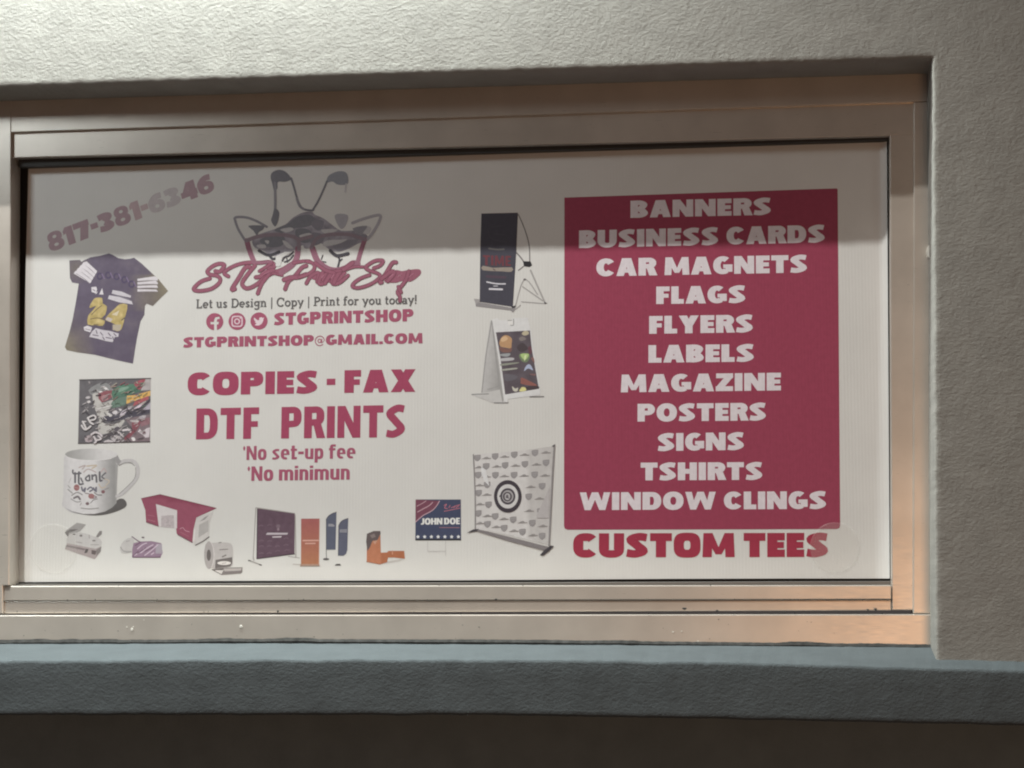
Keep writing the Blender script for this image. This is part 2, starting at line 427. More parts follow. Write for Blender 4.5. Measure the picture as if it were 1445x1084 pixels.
# ---- a heavy display alphabet (cap height 1, y up); v = upright stroke, h = level stroke
def glyph(ch, v, h, xh=.76, e=2.3):
    so, ho = [], []
    def add(*p): so.extend(p)
    q = v
    if ch == 'A':
        w = 2.05 * v + .28; add(para(0, w / 2 - v * .62, v), [(w, 0), (w - v, 0), (w / 2 - v * .38, 1), (w / 2 + v * .62, 1)], rect(w * .25, .18, w * .75, .18 + h * .8))
    elif ch == 'B':
        w = 1.9 * v + .16; add(rect(0, 0, v, 1))
        r1 = smooth([(v * .5, 1 - h / 2), (w * .55, 1 - h / 2), (w - v * .56, .755), (w * .55, .5 + .02), (v * .5, .5 + .02)], 6)
        r2 = smooth([(v * .5, .5 - .02), (w * .55, .5 - .02), (w - v * .5, .255), (w * .55, h / 2), (v * .5, h / 2)], 6)
        add(*pen(r1, v * .95, h)); add(*pen(r2, v, h))
    elif ch in 'CG':
        w = 2.0 * v + .24
        a = ell(w / 2, .5, w / 2 - v / 2, .5 - h / 2, 36 if ch == 'C' else 50, 324 if ch == 'C' else 305, 28, e)
        add(*pen(a, v, h * 1.05))
        if ch == 'C': w *= .95
        if ch == 'G': add(rect(w - v * .95, .12, w, .54), rect(w * .52, .54 - h * .75, w, .54))
    elif ch == 'D':
        w = 2.0 * v + .22; add(rect(0, 0, v, 1))
        add(*pen([(v * .5, 1 - h / 2)] + ell(w - v / 2 - .3, .5, .3, .5 - h / 2, 90, -90, 16, e) + [(v * .5, h / 2)], v, h))
    elif ch == 'E':
        w = 1.25 * v + .24; add(rect(0, 0, v, 1), rect(0, 0, w, h), rect(0, 1 - h, w, 1), rect(0, .5 - h * .42, w * .95, .5 + h * .42))
    elif ch == 'F':
        w = 1.25 * v + .22; add(rect(0, 0, v, 1), rect(0, 1 - h, w, 1), rect(0, .47 - h * .42, w * .93, .47 + h * .42))
    elif ch == 'H': w = 2 * v + .24; add(rect(0, 0, v, 1), rect(w - v, 0, w, 1), rect(0, .5 - h / 2, w, .5 + h / 2))
    elif ch == 'I': w = v; add(rect(0, 0, v, 1))
    elif ch == 'J':
        w = 1.3 * v + .12; add(rect(w - v, .3, w, 1)); add(*pen(smooth([(w - v / 2, .34), (w - v * .7, h * .62), (-.02, h / 2)], 8), v, h))
    elif ch == 'L': w = 1.2 * v + .2; add(rect(0, 0, v, 1), rect(0, 0, w, h))
    elif ch == 'M':
        w = 2.5 * v + .34; add(para(0, .05, v * .92), [(w, 0), (w - v * .92, 0), (w - .05 - v * .92, 1), (w - .05, 1)])
        add([(.05, 1), (.05 + v * .9, 1), (w / 2 + v * .3, .12), (w / 2 - v * .3, .12)], [(w - .05, 1), (w - .05 - v * .9, 1), (w / 2 - v * .3, .12), (w / 2 + v * .3, .12)])
    elif ch == 'N': w = 2 * v + .28; add(rect(0, 0, v * .9, 1), rect(w - v * .9, 0, w, 1), [(0, 1), (v, 1), (w, 0), (w - v, 0)])
    elif ch == 'O':
        w = 2.05 * v + .3; add(ell(w / 2, .5, w / 2, .52, n=32, e=e)); ho.append(ell(w / 2, .5, w / 2 - v, .5 - h, n=24, e=e))
    elif ch in 'PR':
        w = 1.9 * v + .2; add(rect(0, 0, v, 1)); yb = .36 if ch == 'P' else .40
        cy = (1 + yb) / 2; ry = (1 - yb) / 2 - h * .46
        add(*pen([(v * .5, 1 - h / 2)] + ell(w - v / 2 - .2, cy, .2, ry + .0, 90, -90, 14, e) + [(v * .5, yb + h * .42)], v, h * .95))
        if ch == 'R': add([(w * .44, .48), (w * .44 + v, .48), (w * 1.06, 0), (w * 1.06 - v * 1.1, 0)])
    elif ch == 'S':
        w = 1.8 * v + .2
        a = smooth([(w * .93, 1 - h * .60), (w * .58, 1 - h * .47), (v * .52, .735), (w * .5, .5), (w - v * .52, .265), (w * .42, h * .47), (w * .04, h * .60)], 7)
        add(*pen(a, v, h * 1.02))
    elif ch == 'T': w = 1.5 * v + .32; add(rect(0, 1 - h * 1.05, w, 1), rect(w / 2 - v / 2, 0, w / 2 + v / 2, 1))
    elif ch == 'U':
        w = 2 * v + .24; add(rect(0, .36, v, 1), rect(w - v, .36, w, 1)); add(*pen(ell(w / 2, .38, w / 2 - v / 2, .38 - h * .46, 180, 360, 18, e), v, h))
    elif ch == 'V': w = 2 * v + .3; add([(0, 1), (v, 1), (w / 2 + v * .42, 0), (w / 2 - v * .42, 0)], [(w, 1), (w - v, 1), (w / 2 - v * .42, 0), (w / 2 + v * .42, 0)])
    elif ch == 'W':
        w = 2.9 * v + .5; k = v * .88
        for a, b_ in ((0, w * .26), (w * .5 - k / 2, w * .26), (w * .5 - k / 2, w * .74), (w - k, w * .74)): add([(a, 1), (a + k, 1), (b_ + k * .46, 0), (b_ - k * .46, 0)])
    elif ch == 'X': w = 2 * v + .26; add(para(0, w - v * 1.08, v * 1.08), [(w - v * 1.08, 0), (w, 0), (v * 1.08, 1), (0, 1)])
    elif ch == 'Y': w = 2 * v + .26; add(rect(w / 2 - v / 2, 0, w / 2 + v / 2, .48), [(0, 1), (v * 1.08, 1), (w / 2 + v / 2, .40), (w / 2 - v / 2, .40)], [(w, 1), (w - v * 1.08, 1), (w / 2 - v / 2, .40), (w / 2 + v / 2, .40)])
    elif ch == 'Z': w = 1.5 * v + .3; add(rect(0, 0, w, h), rect(.02, 1 - h, w, 1), [(0, h * .8), (v * 1.1, h * .8), (w, 1 - h * .8), (w - v * 1.1, 1 - h * .8)])
    elif ch == '-': w = .4; add(rect(0, .36, w, .36 + h * .95))
    elif ch == '.': w = v * .85; add(rect(0, 0, w, h * .95))
    elif ch == "*": w = v * .75; add(ell(w / 2, .84, w * .42, .17, n=10), rect(0, .8, w, .9))
    elif ch == '@':
        w = .98; t = .085
        add(*pen(ell(w / 2, .42, w / 2 - .05, .46, 315, 15, 26), t)); add(*pen(ell(w / 2, .42, w / 2 - .05, .46, 15, 0, 2), t))
        add(*pen(ell(w * .47, .42, .15, .17, 0, 360, 14)[:] + [(w * .47 + .15, .42)], t)); add(para(w * .60, w * .66, t, .26, .62)); add(*pen(smooth([(w * .62, .28), (w * .72, .24), (w * .86, .4)], 4), t * .8))
    # digits
    elif ch == '8':
        w = 1.9 * v + .12; add(ell(w / 2, .72, w * .46, .30, n=20, e=e), ell(w / 2, .29, w / 2, .31, n=20, e=e)); ho += [ell(w / 2, .73, w * .13, .09, n=10), ell(w / 2, .29, w * .15, .09, n=10)]
    elif ch == '1': w = v + .14; add(rect(w - v, 0, w, 1), [(w - v, 1), (w - v, .68), (0, .62), (0, .82)])
    elif ch == '7': w = 1.6 * v + .24; add(rect(0, 1 - h, w, 1), [(w - v * 1.15, 1 - h * .6), (w, 1 - h * .6), (w * .28 + v, 0), (w * .22, 0)])
    elif ch == '3': w = 1.8 * v + .12; add(*pen(smooth([(.04, 1 - h * .6), (w * .5, 1 - h / 2), (w - v * .55, .75), (w * .42, .53)], 6), v, h)); add(*pen(smooth([(w * .42, .50), (w - v * .5, .27), (w * .5, h / 2), (0.02, h * .62)], 6), v, h))
    elif ch == '6': w = 1.9 * v + .12; add(ell(w / 2, .33, w / 2, .34, n=22, e=e)); add(*pen(smooth([(w * .88, 1 - h * .55), (w * .52, 1 - h * .55), (v * .5, .6), (v * .5, .35)], 6), v, h)); ho.append(ell(w / 2, .32, w * .14, .1, n=10))
    elif ch == '4': w = 1.8 * v + .2; add(rect(w * .5, 0, w * .5 + v, 1), rect(0, .2, w, .2 + h), [(0, .3), (w * .36, .3), (w * .5 + v * .6, 1), (w * .5 - .05, 1)])
    elif ch == '2': w = 1.7 * v + .16; add(rect(0, 0, w, h)); add(*pen(smooth([(.05, .72), (w * .3, 1 - h / 2), (w - v * .55, .74), (w * .55, .42), (v * .45, h * .5)], 6), v, h))
    # lower case
    elif ch == 'o': w = 2.0 * v + .18; add(ell(w / 2, xh / 2, w / 2, xh / 2 + .02, n=24, e=2.6)); ho.append(ell(w / 2, xh / 2, w / 2 - v, xh / 2 - h * .8, n=16, e=2.6))
    elif ch == 'e':
        w = 2.0 * v + .18; add(*pen(ell(w / 2, xh / 2, w / 2 - v / 2, xh / 2 - h * .38, 0, 300, 22, 2.6), v, h * .8)); add(rect(v * .5, xh / 2 - h * .3, w, xh / 2 + h * .25))
    elif ch == 's':
        w = 1.7 * v + .16; a = smooth([(w * .93, xh - h * .45), (w * .55, xh - h * .38), (v * .52, xh * .74), (w * .5, xh * .5), (w - v * .52, xh * .26), (w * .45, h * .38), (w * .04, h * .45)], 6); add(*pen(a, v, h * .74))
    elif ch == 't': w = v + .22; add(rect(.06, .0, .06 + v, .98), rect(0, xh - h * .8, w, xh), rect(.06, 0, w, h * .8))
    elif ch == 'u': w = 2 * v + .16; add(rect(0, .2, v, xh), rect(w - v, 0, w, xh)); add(*pen(ell(w / 2, .25, w / 2 - v / 2, .25 - h * .38, 180, 360, 12, 2.6), v, h * .8))
    elif ch == 'p':
        w = 2 * v + .18; add(rect(0, -.26, v, xh)); add(ell(w / 2, xh / 2, w / 2, xh / 2 + .01, n=22, e=2.8)); ho.append(ell(w / 2 + .0, xh / 2, w / 2 - v, xh / 2 - h * .8, n=14, e=2.6))
    elif ch == 'f': w = v + .26; add(rect(.07, 0, .07 + v, .8), rect(0, xh - h * .8, w * .95, xh)); add(*pen(smooth([(.07 + v / 2, .7), (.07 + v * .62, .93), (w, 1 - h * .3)], 6), v, h * .8))
    elif ch == 'i': w = v; add(rect(0, 0, v, xh - .02), rect(0, xh + .08, v, xh + .08 + h * .8))
    elif ch in 'nm':
        st = v + .14; k = 1 if ch == 'n' else 2; w = v + st * k
        add(rect(0, 0, v, xh))
        for i in range(k):
            x = st * i; add(rect(x + st, 0, x + st + v, xh * .68)); add(*pen(ell(x + st / 2 + v / 2, xh * .62, st / 2, xh * .38 - h * .38, 180, 0, 10, 2.6), v, h * .8))
    elif ch == ' ': w = .30
    else: w = .4
    return so, ho, w

# ---- slab serif monoline alphabet for the tagline
def serif_glyph(ch):
    t = .15; so = []; ho = []; x = .66
    def st(*pts, k=1.): so.extend(pen(list(pts), t * k))
    def sf(cx, y, wd=.3): so.append(rect(cx - wd / 2, y - .04, cx + wd / 2, y + .05))
    w = .5
    if ch == 'L': st((.16, 0), (.16, 1)); sf(.16, .96); st((.05, .05), (.55, .05), k=.8); st((.54, 0), (.54, .26), k=.8); w = .62
    elif ch == 'D': st((.16, 0), (.16, 1)); so.extend(pen([(.05, .95)] + ell(.36, .5, .34, .45, 90, -90, 14) + [(.05, .05)], t)); w = .78
    elif ch == 'C': so.extend(pen(ell(.4, .5, .33, .46, 40, 320, 20), t)); st((.68, .62), (.68, .95), k=.8); w = .76
    elif ch == 'P': st((.16, 0), (.16, 1)); so.extend(pen([(.05, .95)] + ell(.36, .72, .22, .23, 90, -90, 10) + [(.16, .48)], t)); sf(.16, .04, .34); w = .64
    elif ch == 'e': so.extend(pen(ell(.28, x / 2, .22, x / 2 - .05, 0, 310, 16), t)); st((.06, x / 2), (.5, x / 2), k=.8); w = .56
    elif ch == 't': st((.16, .08), (.16, .9)); st((.02, x - .04), (.34, x - .04), k=.8); st((.12, .06), (.36, .06), k=.8); w = .38
    elif ch == 'u': st((.14, .15), (.14, x)); st((.46, 0), (.46, x)); so.extend(pen(ell(.3, .2, .16, .14, 180, 360, 10), t)); sf(.1, x - .04, .2); sf(.42, x - .04, .2); sf(.5, .04, .2); w = .62
    elif ch == 's': so.extend(pen(smooth([(.38, x - .12), (.22, x - .04), (.09, x * .74), (.22, x * .5), (.36, x * .26), (.22, .05), (.05, .14)], 5), t)); w = .46
    elif ch == 'i': st((.14, 0), (.14, x)); sf(.09, x - .04, .2); sf(.14, .04); so.append(ell(.14, .88, .09, .09, n=8)); w = .3
    elif ch == 'g': so.extend(pen(ell(.28, x / 2 + .06, .2, x / 2 - .1, 0, 345, 14), t)); st((.47, x), (.47, -.1)); so.extend(pen(ell(.27, -.1, .2, .14, 0, -160, 10), t)); sf(.5, x - .04, .2); w = .6
    elif ch in 'n': st((.14, 0), (.14, x)); st((.46, 0), (.46, x * .7)); so.extend(pen(ell(.3, x * .66, .16, x * .28, 180, 0, 10), t)); sf(.1, x - .04, .2); sf(.14, .04, .26); sf(.46, .04, .26); w = .62
    elif ch == 'r': st((.14, 0), (.14, x)); so.extend(pen(ell(.32, x * .6, .18, x * .32, 180, 50, 8), t)); sf(.1, x - .04, .2); sf(.14, .04, .28); w = .48
    elif ch == 'o': so.extend(pen(ell(.29, x / 2, .22, x / 2 - .05, 0, 350, 18) + [(.51, x / 2)], t)); w = .58
    elif ch == 'p': st((.14, -.28), (.14, x)); so.extend(pen(ell(.32, x / 2, .2, x / 2 - .05, 180, -170, 18), t)); sf(.1, x - .04, .2); sf(.14, -.26, .3); w = .6
    elif ch == 'y': st((.08, x), (.3, .06)); st((.52, x), (.2, -.26)); sf(.08, x - .03, .24); sf(.5, x - .03, .22); w = .6
    elif ch == 'f': st((.16, 0), (.16, .8)); so.extend(pen(ell(.32, .78, .16, .17, 180, 60, 8), t)); st((.02, x - .04), (.36, x - .04), k=.8); sf(.16, .04); w = .4
    elif ch == 'd': st((.46, 0), (.46, 1)); so.extend(pen(ell(.27, x / 2, .2, x / 2 - .05, 0, 350, 16), t)); sf(.42, .96, .2); sf(.5, .04, .2); w = .6
    elif ch == 'a': st((.42, 0), (.42, x * .7)); so.extend(pen(ell(.25, x * .66, .17, x * .28, 0, 150, 8), t)); so.extend(pen(ell(.24, .2, .17, .15, 0, 350, 12), t)); sf(.46, .04, .2); w = .56
    elif ch == '!': st((.12, .28), (.12, 1)); so.append(ell(.12, .07, .09, .09, n=8)); w = .26
    elif ch == '|': st((.15, -.25), (.15, 1.05), k=.7); w = .3
    elif ch == ' ': w = .3
    return so, ho, w

def lean(px): return .0256 - .0321 * (px - 32) / 1220
sign = empty('sign_board', tuple(P(643, 815, -.001)), 'white corrugated plastic shop sign with maroon lettering standing inside the window frame', 'sign')

class Pic:
    """one printed picture or line of writing on the sheet; zoom coordinates (x0, y0, scale) -> photo pixels"""
    def __init__(s, name, x0=0, y0=0, sc=1., ref=(208, 210, 203), parent=None, base=0, label=None):
        s.name, s.x0, s.y0, s.sc, s.ref, s.base = name, x0, y0, sc, ref, base
        s.v, s.f, s.c, s.layer, s.parent, s.label = [], [], [], 0, parent or sign, label
    def shape(s, solids, holes, col, grid=0, raw=False):
        """solids/holes in zoom coordinates"""
        vs, fs = fill(solids, holes, grid)
        k = len(s.v); y = -.0004 - s.base * .00012 - s.layer * .000009; s.layer += 1
        for x, yy in vs:
            s.v.append(P(s.x0 + x / s.sc, s.y0 + yy / s.sc, y))
            s.c.append(ink(col(x, yy) if callable(col) else col, s.ref))
        s.f += [tuple(k + i for i in f) for f in fs]
    def poly(s, pts, col, grid=0, sm=0): s.shape([smooth(pts, sm, True) if sm else pts], [], col, grid)
    def line(s, pts, w, col, sm=6, caps=True, taper=None): s.shape(pen(smooth(pts, sm) if sm else pts, w, None, caps, taper=taper), [], col)
    def lines(s, lst, col, sm=6):
        so = []
        for pts, w in lst: so += pen(smooth(pts, sm), w, None, True)
        s.shape(so, [], col)
    def ell(s, cx, cy, rx, ry, col, n=24, hole=None):
        s.shape([ell(cx, cy, rx, ry, n=n)], [ell(cx, cy, *hole, n=n)] if hole else [], col)
    def text(s, txt, bl, br, cap, col, v=.36, h=.25, gap=.07, font=glyph, jitter=0, space=None, rot=False, cap2=None, wide=1., **kw):
        """bl, br: photo pixels (in zoom coordinates) of the two ends of the baseline; cap: height there"""
        gs = []; x = 0
        for ch in txt:
            so, ho, w = font(ch, v, h, **kw) if font is glyph else font(ch)
            if ch == ' ' and space: w = space
            gs.append((so, ho, x)); x += w + gap
        total = x - gap
        ux, uy = (br[0] - bl[0]) / total, (br[1] - bl[1]) / total
        cap2 = cap if cap2 is None else cap2
        L = math.hypot(br[0] - bl[0], br[1] - bl[1])
        for so, ho, gx in gs:
            if not so: continue
            def tr(p):
                u = gx + p[0]; f_ = u / total; c_ = cap + (cap2 - cap) * f_
                X, Y = bl[0] + u * ux, bl[1] + u * uy
                if rot: return (X + p[1] * c_ * (uy * total / L), Y - p[1] * c_ * (ux * total / L))
                return (X + lean(s.x0 + X / s.sc) * p[1] * c_, Y - p[1] * c_)
            s.shape([[tr(p) for p in c] for c in so], [[tr(p) for p in c] for c in ho], col); s.layer -= 1
        s.layer += 1
    def done(s):
        me = bpy.data.meshes.new(s.name); me.from_pydata([tuple(v) for v in s.v], [], s.f)
        a = me.color_attributes.new('ink', 'FLOAT_COLOR', 'POINT')
        for i, c in enumerate(s.c): a.data[i].color = (*c, 1)
        bm = bmesh.new(); bm.from_mesh(me)
        for f in bm.faces:
            f.normal_update()
            if f.normal.y > 0: f.normal_flip()
        bm.to_mesh(me); bm.free()
        o = link(s.name, me, M['ink'], s.parent)
        if s.label: o['label'] = s.label
        return o

# ---- the sheet itself: slightly curled forward along its right edge
def build_sheet():
    bm = bmesh.new()
    tl, tr, br, bl = (40, 236), (1251.5, 197), (1255.5, 815.5), (25, 821)
    us = [0, .25, .5, .75, .9, .95, .97] + [.972 + .028 * i / 14 for i in range(15)]
    vs_ = [i / 40 for i in range(41)]
    grid = []
    for u in us:
        col = []
        for v_ in vs_:
            t = (tl[0] + (tr[0] - tl[0]) * u, tl[1] + (tr[1] - tl[1]) * u); b_ = (bl[0] + (br[0] - bl[0]) * u, bl[1] + (br[1] - bl[1]) * u)
            px, py = t[0] + (b_[0] - t[0]) * v_, t[1] + (b_[1] - t[1]) * v_
            if v_ == 1: py += .5 * math.sin(px * .011) + .5
            c0 = .990 - .012 * max(0, v_ - .3) ** 1.2
            k = max(0, (u - c0) / (1 - c0)); y = -.013 * k ** 1.7
            col.append((bm.verts.new(P(px, py, y)), bm.verts.new(P(px, py, y + .005))))
        grid.append(col)
    for i in range(len(us) - 1):
        for j in range(len(vs_) - 1):
            for s in (0, 1): bm.faces.new((grid[i][j][s], grid[i + 1][j][s], grid[i + 1][j + 1][s], grid[i][j + 1][s]))
    for j in range(len(vs_) - 1):
        for i in (0, -1): bm.faces.new((grid[i][j][0], grid[i][j + 1][0], grid[i][j + 1][1], grid[i][j][1]))
    for i in range(len(us) - 1):
        for j in (0, -1): bm.faces.new((grid[i][j][0], grid[i + 1][j][0], grid[i + 1][j][1], grid[i][j][1]))
    bmesh.ops.recalc_face_normals(bm, faces=bm.faces)
    for f in bm.faces: f.smooth = abs(f.normal.y) > .3
    for e_ in bm.edges: e_.smooth = len(e_.link_faces) == 2 and e_.calc_face_angle() < .6
    me = bpy.data.meshes.new('plastic_sheet'); bm.to_mesh(me); bm.free()
    link('plastic_sheet', me, M['sheet'], sign)
build_sheet()

MAR = (158, 72, 96)             # maroon print
MARL = (160, 88, 108)
RREF = (192, 186, 176)          # the white sheet as it looks on the right
# ---- phone number, faded in the middle
p = Pic('phone_number', label='slanted phone number with two faded digits')
tot = (305 - 72, 268.5 - 355.5)
ang = math.atan2(-tot[1], tot[0])
cols = {7: (176, 166, 166), 8: (182, 176, 174), 9: (184, 178, 176)}
txt = '817-381-6346'
g_ = [glyph(c, .40, .31) for c in txt]
total = sum(g[2] for g in g_) + .05 * 11
x = 0
shadow_ref = (208, 210, 203)
for i, (so, ho, w) in enumerate(g_):
    cap = 26.5; f0 = x / total
    def tr(q): 
        u = (x + q[0]) / total
        return (71 + tot[0] * u - q[1] * cap * math.sin(ang) * .75, 356 + tot[1] * u - q[1] * cap * math.cos(ang))
    fade = {6: (182, 162, 162), 7: (186, 170, 168), 8: (188, 183, 180), 9: (188, 184, 181)}.get(i, (168, 146, 150))  # middle digits faded; all digits also paled with haze put into the ink
    p.shape([[tr(q) for q in c] for c in so], [[tr(q) for q in c] for c in ho], fade); p.layer = 0
    x += w + .05
p.done()

# ---- giraffe logo with glasses
G1, G2, G3, G4 = (86, 87, 90), (100, 100, 103), (116, 116, 118), (52, 51, 54)  # upper ink tones paled: haze over the shaded drawing is put into them
p = Pic('giraffe_logo', 320, 230, 6.375, ref=(150, 151, 146), label='ink drawing of a giraffe face wearing maroon glasses')
dx = 110 * 6.375                   # second tracing starts 110 px to the right
def o2(pts): return [(a + dx, b_) for a, b_ in pts]
head = [(300, 640), (420, 600), (520, 560), (600, 490), (690, 445), (765, 440)] + o2([(90, 465), (170, 500), (250, 560), (330, 610), (480, 610), (560, 650), (560, 700), (480, 725), (400, 770), (300, 800), (220, 780), (140, 720), (60, 760), (0, 770)]) + [(680, 740), (600, 790), (520, 820), (470, 840), (400, 830), (330, 790), (250, 760), (230, 690)]
p.poly(head, lambda x, y: tuple(int(106 + 22 * noise.noise(Vector((x * .013, y * .02, 2))) + 16 * noise.noise(Vector((x * .04, y * .05, 7)))) + d for d in (0, -2, 2)), grid=44, sm=3)
for q in ([(430, 600), (560, 540), (640, 480), (760, 470), (790, 540), (700, 580), (600, 590), (500, 630)], [(620, 600), (700, 590), (760, 620), (770, 700), (690, 720), (630, 680)], [(300, 690), (420, 650), (520, 670), (500, 740), (420, 760), (330, 740)]): p.poly(q, G1, sm=4)
for q in ([(80, 520), (170, 520), (160, 580), (120, 610), (60, 560)], [(60, 630), (180, 650), (150, 720), (60, 740)], [(260, 720), (420, 690), (480, 700), (400, 760), (290, 790)], [(400, 640), (520, 640), (560, 670), (470, 690)]): p.poly(o2(q), (92, 91, 95), sm=4)
for q in ([(480, 600), (570, 580), (600, 600), (540, 625)], [(650, 655), (740, 630), (770, 660), (700, 680)], [(500, 700), (540, 710), (600, 770), (540, 760)], [(270, 740), (340, 735), (350, 765), (290, 765)], [(340, 700), (380, 700), (370, 730)]): p.poly(q, (134, 134, 132), sm=4)
for q in ([(190, 700), (330, 690), (380, 690), (300, 730), (170, 750)], [(150, 600), (300, 600), (200, 640)], [(0, 640), (50, 640), (40, 680), (0, 680)], [(500, 620), (560, 570), (600, 590), (570, 640)]): p.poly(o2(q), (132, 132, 130), sm=4)
# ossicones
p.poly([(395, 130), (410, 85), (470, 62), (530, 80), (582, 140), (560, 160), (520, 170), (460, 172), (455, 230), (425, 250), (410, 190)], G1, sm=4)
p.line([(432, 180), (436, 300), (436, 400), (430, 480)], 24, G2)
p.poly([(430, 410), (470, 440), (465, 510), (435, 572), (400, 520), (412, 470)], G1, sm=4)
p.line([(580, 140), (605, 220), (630, 310), (655, 375), (690, 415), (765, 428)] + o2([(80, 415)]), 19, G1)
p.line([(630, 320), (655, 385), (690, 415)], 22, G2)
p.poly(o2([(198, 175), (215, 115), (290, 78), (360, 80), (388, 120), (384, 190), (300, 196), (250, 168)]), (100, 103, 106), sm=4)
p.line(o2([(200, 165), (165, 250), (120, 345), (76, 418)]), 18, G1)
p.line(o2([(372, 190), (365, 260)]), 16, (134, 134, 133))
p.poly(o2([(270, 470), (385, 470), (370, 560), (320, 590)]), (118, 118, 120), sm=4)
# ears
p.line([(75, 520), (80, 490), (170, 490), (260, 520), (360, 575)], 22, G2)
p.line([(70, 500), (100, 590), (160, 690)], 22, G2)
p.poly([(195, 565), (330, 565), (325, 600), (290, 620), (270, 655), (240, 610)], G1, sm=3)
p.line(o2([(430, 540), (540, 500), (672, 470), (668, 530), (610, 630), (560, 690)]), 26, (118, 117, 119))
p.poly(o2([(430, 590), (560, 565), (530, 620), (500, 650)]), G2, sm=3)
# eyes and lashes, black ink
for q, w in (([(290, 790), (380, 830), (470, 800)], 26), ([(380, 830), (410, 862), (438, 858)], 22), ([(500, 880), (520, 850), (560, 835), (600, 800)], 15), ([(520, 890), (560, 875), (600, 830)], 14), ([(540, 860), (545, 890)], 12)): p.line(q, w, G4)
for q, w in (([(230, 790), (290, 835), (390, 815)], 30), ([(295, 840), (312, 870), (298, 935)], 17), ([(300, 845), (350, 830), (390, 825)], 18), ([(150, 865), (162, 830)], 10), ([(150, 885), (190, 892)], 10), ([(318, 880), (335, 865)], 12)): p.line(o2(q), w, G4)
p.poly([(440, 840), (520, 800), (590, 800), (500, 850), (480, 930), (440, 930)], (150, 151, 146))
# glasses
GL = (104, 72, 82); GL_SHADE = (98, 88, 92)  # upper rims take the greyer tone, with their shade put into the colour
p.lines([([(180, 700), (205, 790), (245, 890)], 46), ([(245, 890), (300, 900), (400, 885)], 24), ([(640, 770), (630, 850), (585, 920), (490, 985)], 50)], GL)
p.lines([([(175, 700), (290, 660), (430, 645), (560, 655), (640, 690), (650, 780)], 34)], GL_SHADE)
p.lines([(o2([(70, 770), (115, 880), (200, 950), (290, 968), (370, 945), (430, 905), (475, 905)]), 54), (o2([(540, 690), (505, 790), (475, 900)]), 40)], GL)
p.lines([(o2([(60, 760), (110, 680), (220, 645), (400, 645), (540, 690)]), 32), ([(650, 690), (765, 660)], 34)], GL_SHADE)
p.done()

# ---- brush script shop name
p = Pic('shop_name', 260, 350, 8.028, base=2, label='maroon brush script shop name')
b2 = lambda pts: [(a + 1365, c) for a, c in pts]
SC = (146, 92, 107)
st = [([(352, 262), (400, 268), (440, 225), (452, 190), (400, 178), (330, 202), (262, 262), (290, 300), (370, 315), (408, 355), (385, 408), (300, 465), (180, 487), (108, 472), (135, 425), (200, 375), (290, 345)], 42),
      ([(500, 322), (450, 285), (500, 238), (600, 190), (720, 165), (850, 168), (960, 158), (1012, 180), (1015, 215), (940, 222)], 40),
      ([(742, 215), (690, 225), (620, 335), (540, 465), (572, 464)], 46),
      ([(800, 200), (710, 310), (655, 400), (690, 452), (750, 450), (830, 405), (920, 330), (1000, 285), (1120, 240), (1200, 190), (1260, 160)], 44),
      ([(810, 332), (860, 322), (910, 280), (1010, 250)], 44), ([(850, 262), (910, 225), (990, 170)], 34),
      ([(960, 300), (880, 400), (832, 515)], 42), ([(1000, 285), (1110, 312)], 26),
      ([(1382, 202), (1330, 225), (1250, 320), (1180, 380), (1142, 465)], 44), ([(1130, 360), (1200, 335), (1290, 330), (1380, 300)], 50),
      ([(1240, 170), (1340, 150), (1420, 150)], 36),
      (b2([(20, 150), (85, 170), (112, 215), (80, 270), (0, 310), (-60, 330)]), 38),
      (b2([(18, 400), (60, 330), (120, 285), (160, 290), (140, 385)]), 40), (b2([(200, 280), (160, 395), (215, 398), (285, 285)]), 40),
      (b2([(230, 400), (300, 290), (310, 390)]), 42), (b2([(350, 260), (310, 395), (390, 395), (490, 312)]), 40), (b2([(430, 230), (360, 330), (330, 395)]), 44), (b2([(230, 262), (330, 262), (450, 250), (560, 215), (680, 215)]), 30),
      (b2([(120, 170), (230, 250), (330, 280)]), 40), (b2([(540, 170), (480, 215), (440, 245)]), 46),
      (b2([(780, 228), (850, 200), (888, 150), (850, 138), (780, 152), (690, 215), (725, 252), (830, 290), (850, 330), (760, 402), (620, 450), (540, 436), (565, 390), (640, 340), (735, 305)]), 38),
      (b2([(1035, 162), (990, 172), (920, 285), (850, 385), (872, 388)]), 42), (b2([(870, 350), (980, 268), (1010, 290), (940, 375)]), 44),
      (b2([(1180, 262), (1140, 370), (1065, 470), (1052, 510), (1076, 545), (1078, 600)]), 40), (b2([(1090, 500), (1060, 440)]), 40)]
DK = (112, 66, 80)
blobs = [smooth(b2([(900, 370), (960, 275), (1040, 250), (1100, 262), (1170, 250), (1290, 240), (1318, 275), (1290, 320), (1200, 380), (1100, 375), (1040, 392), (940, 392)]), 4, True),
         smooth(b2([(60, 330), (160, 275), (330, 262), (470, 270), (440, 320), (380, 380), (310, 395), (200, 385), (130, 370)]), 4, True)]
p.shape(blobs, [b2(ell(1075, 312, 14, 7, n=10))], SC)
for q, w in st:
    c_ = smooth(q, 6)
    p.shape(pen(c_, w + 5, None, True), [], DK); p.shape(pen(c_, w - 6, None, True), [], SC)
p.lines([(b2([(960, 330), (1000, 300)]), 9), (b2([(1050, 335), (1095, 295)]), 8), (b2([(190, 340), (220, 300)]), 8), (b2([(300, 345), (330, 300)]), 8), (b2([(1180, 330), (1230, 290)]), 8), ([(900, 300), (960, 270)], 8), ([(870, 290), (930, 250)], 8)], (176, 120, 136))
p.done()

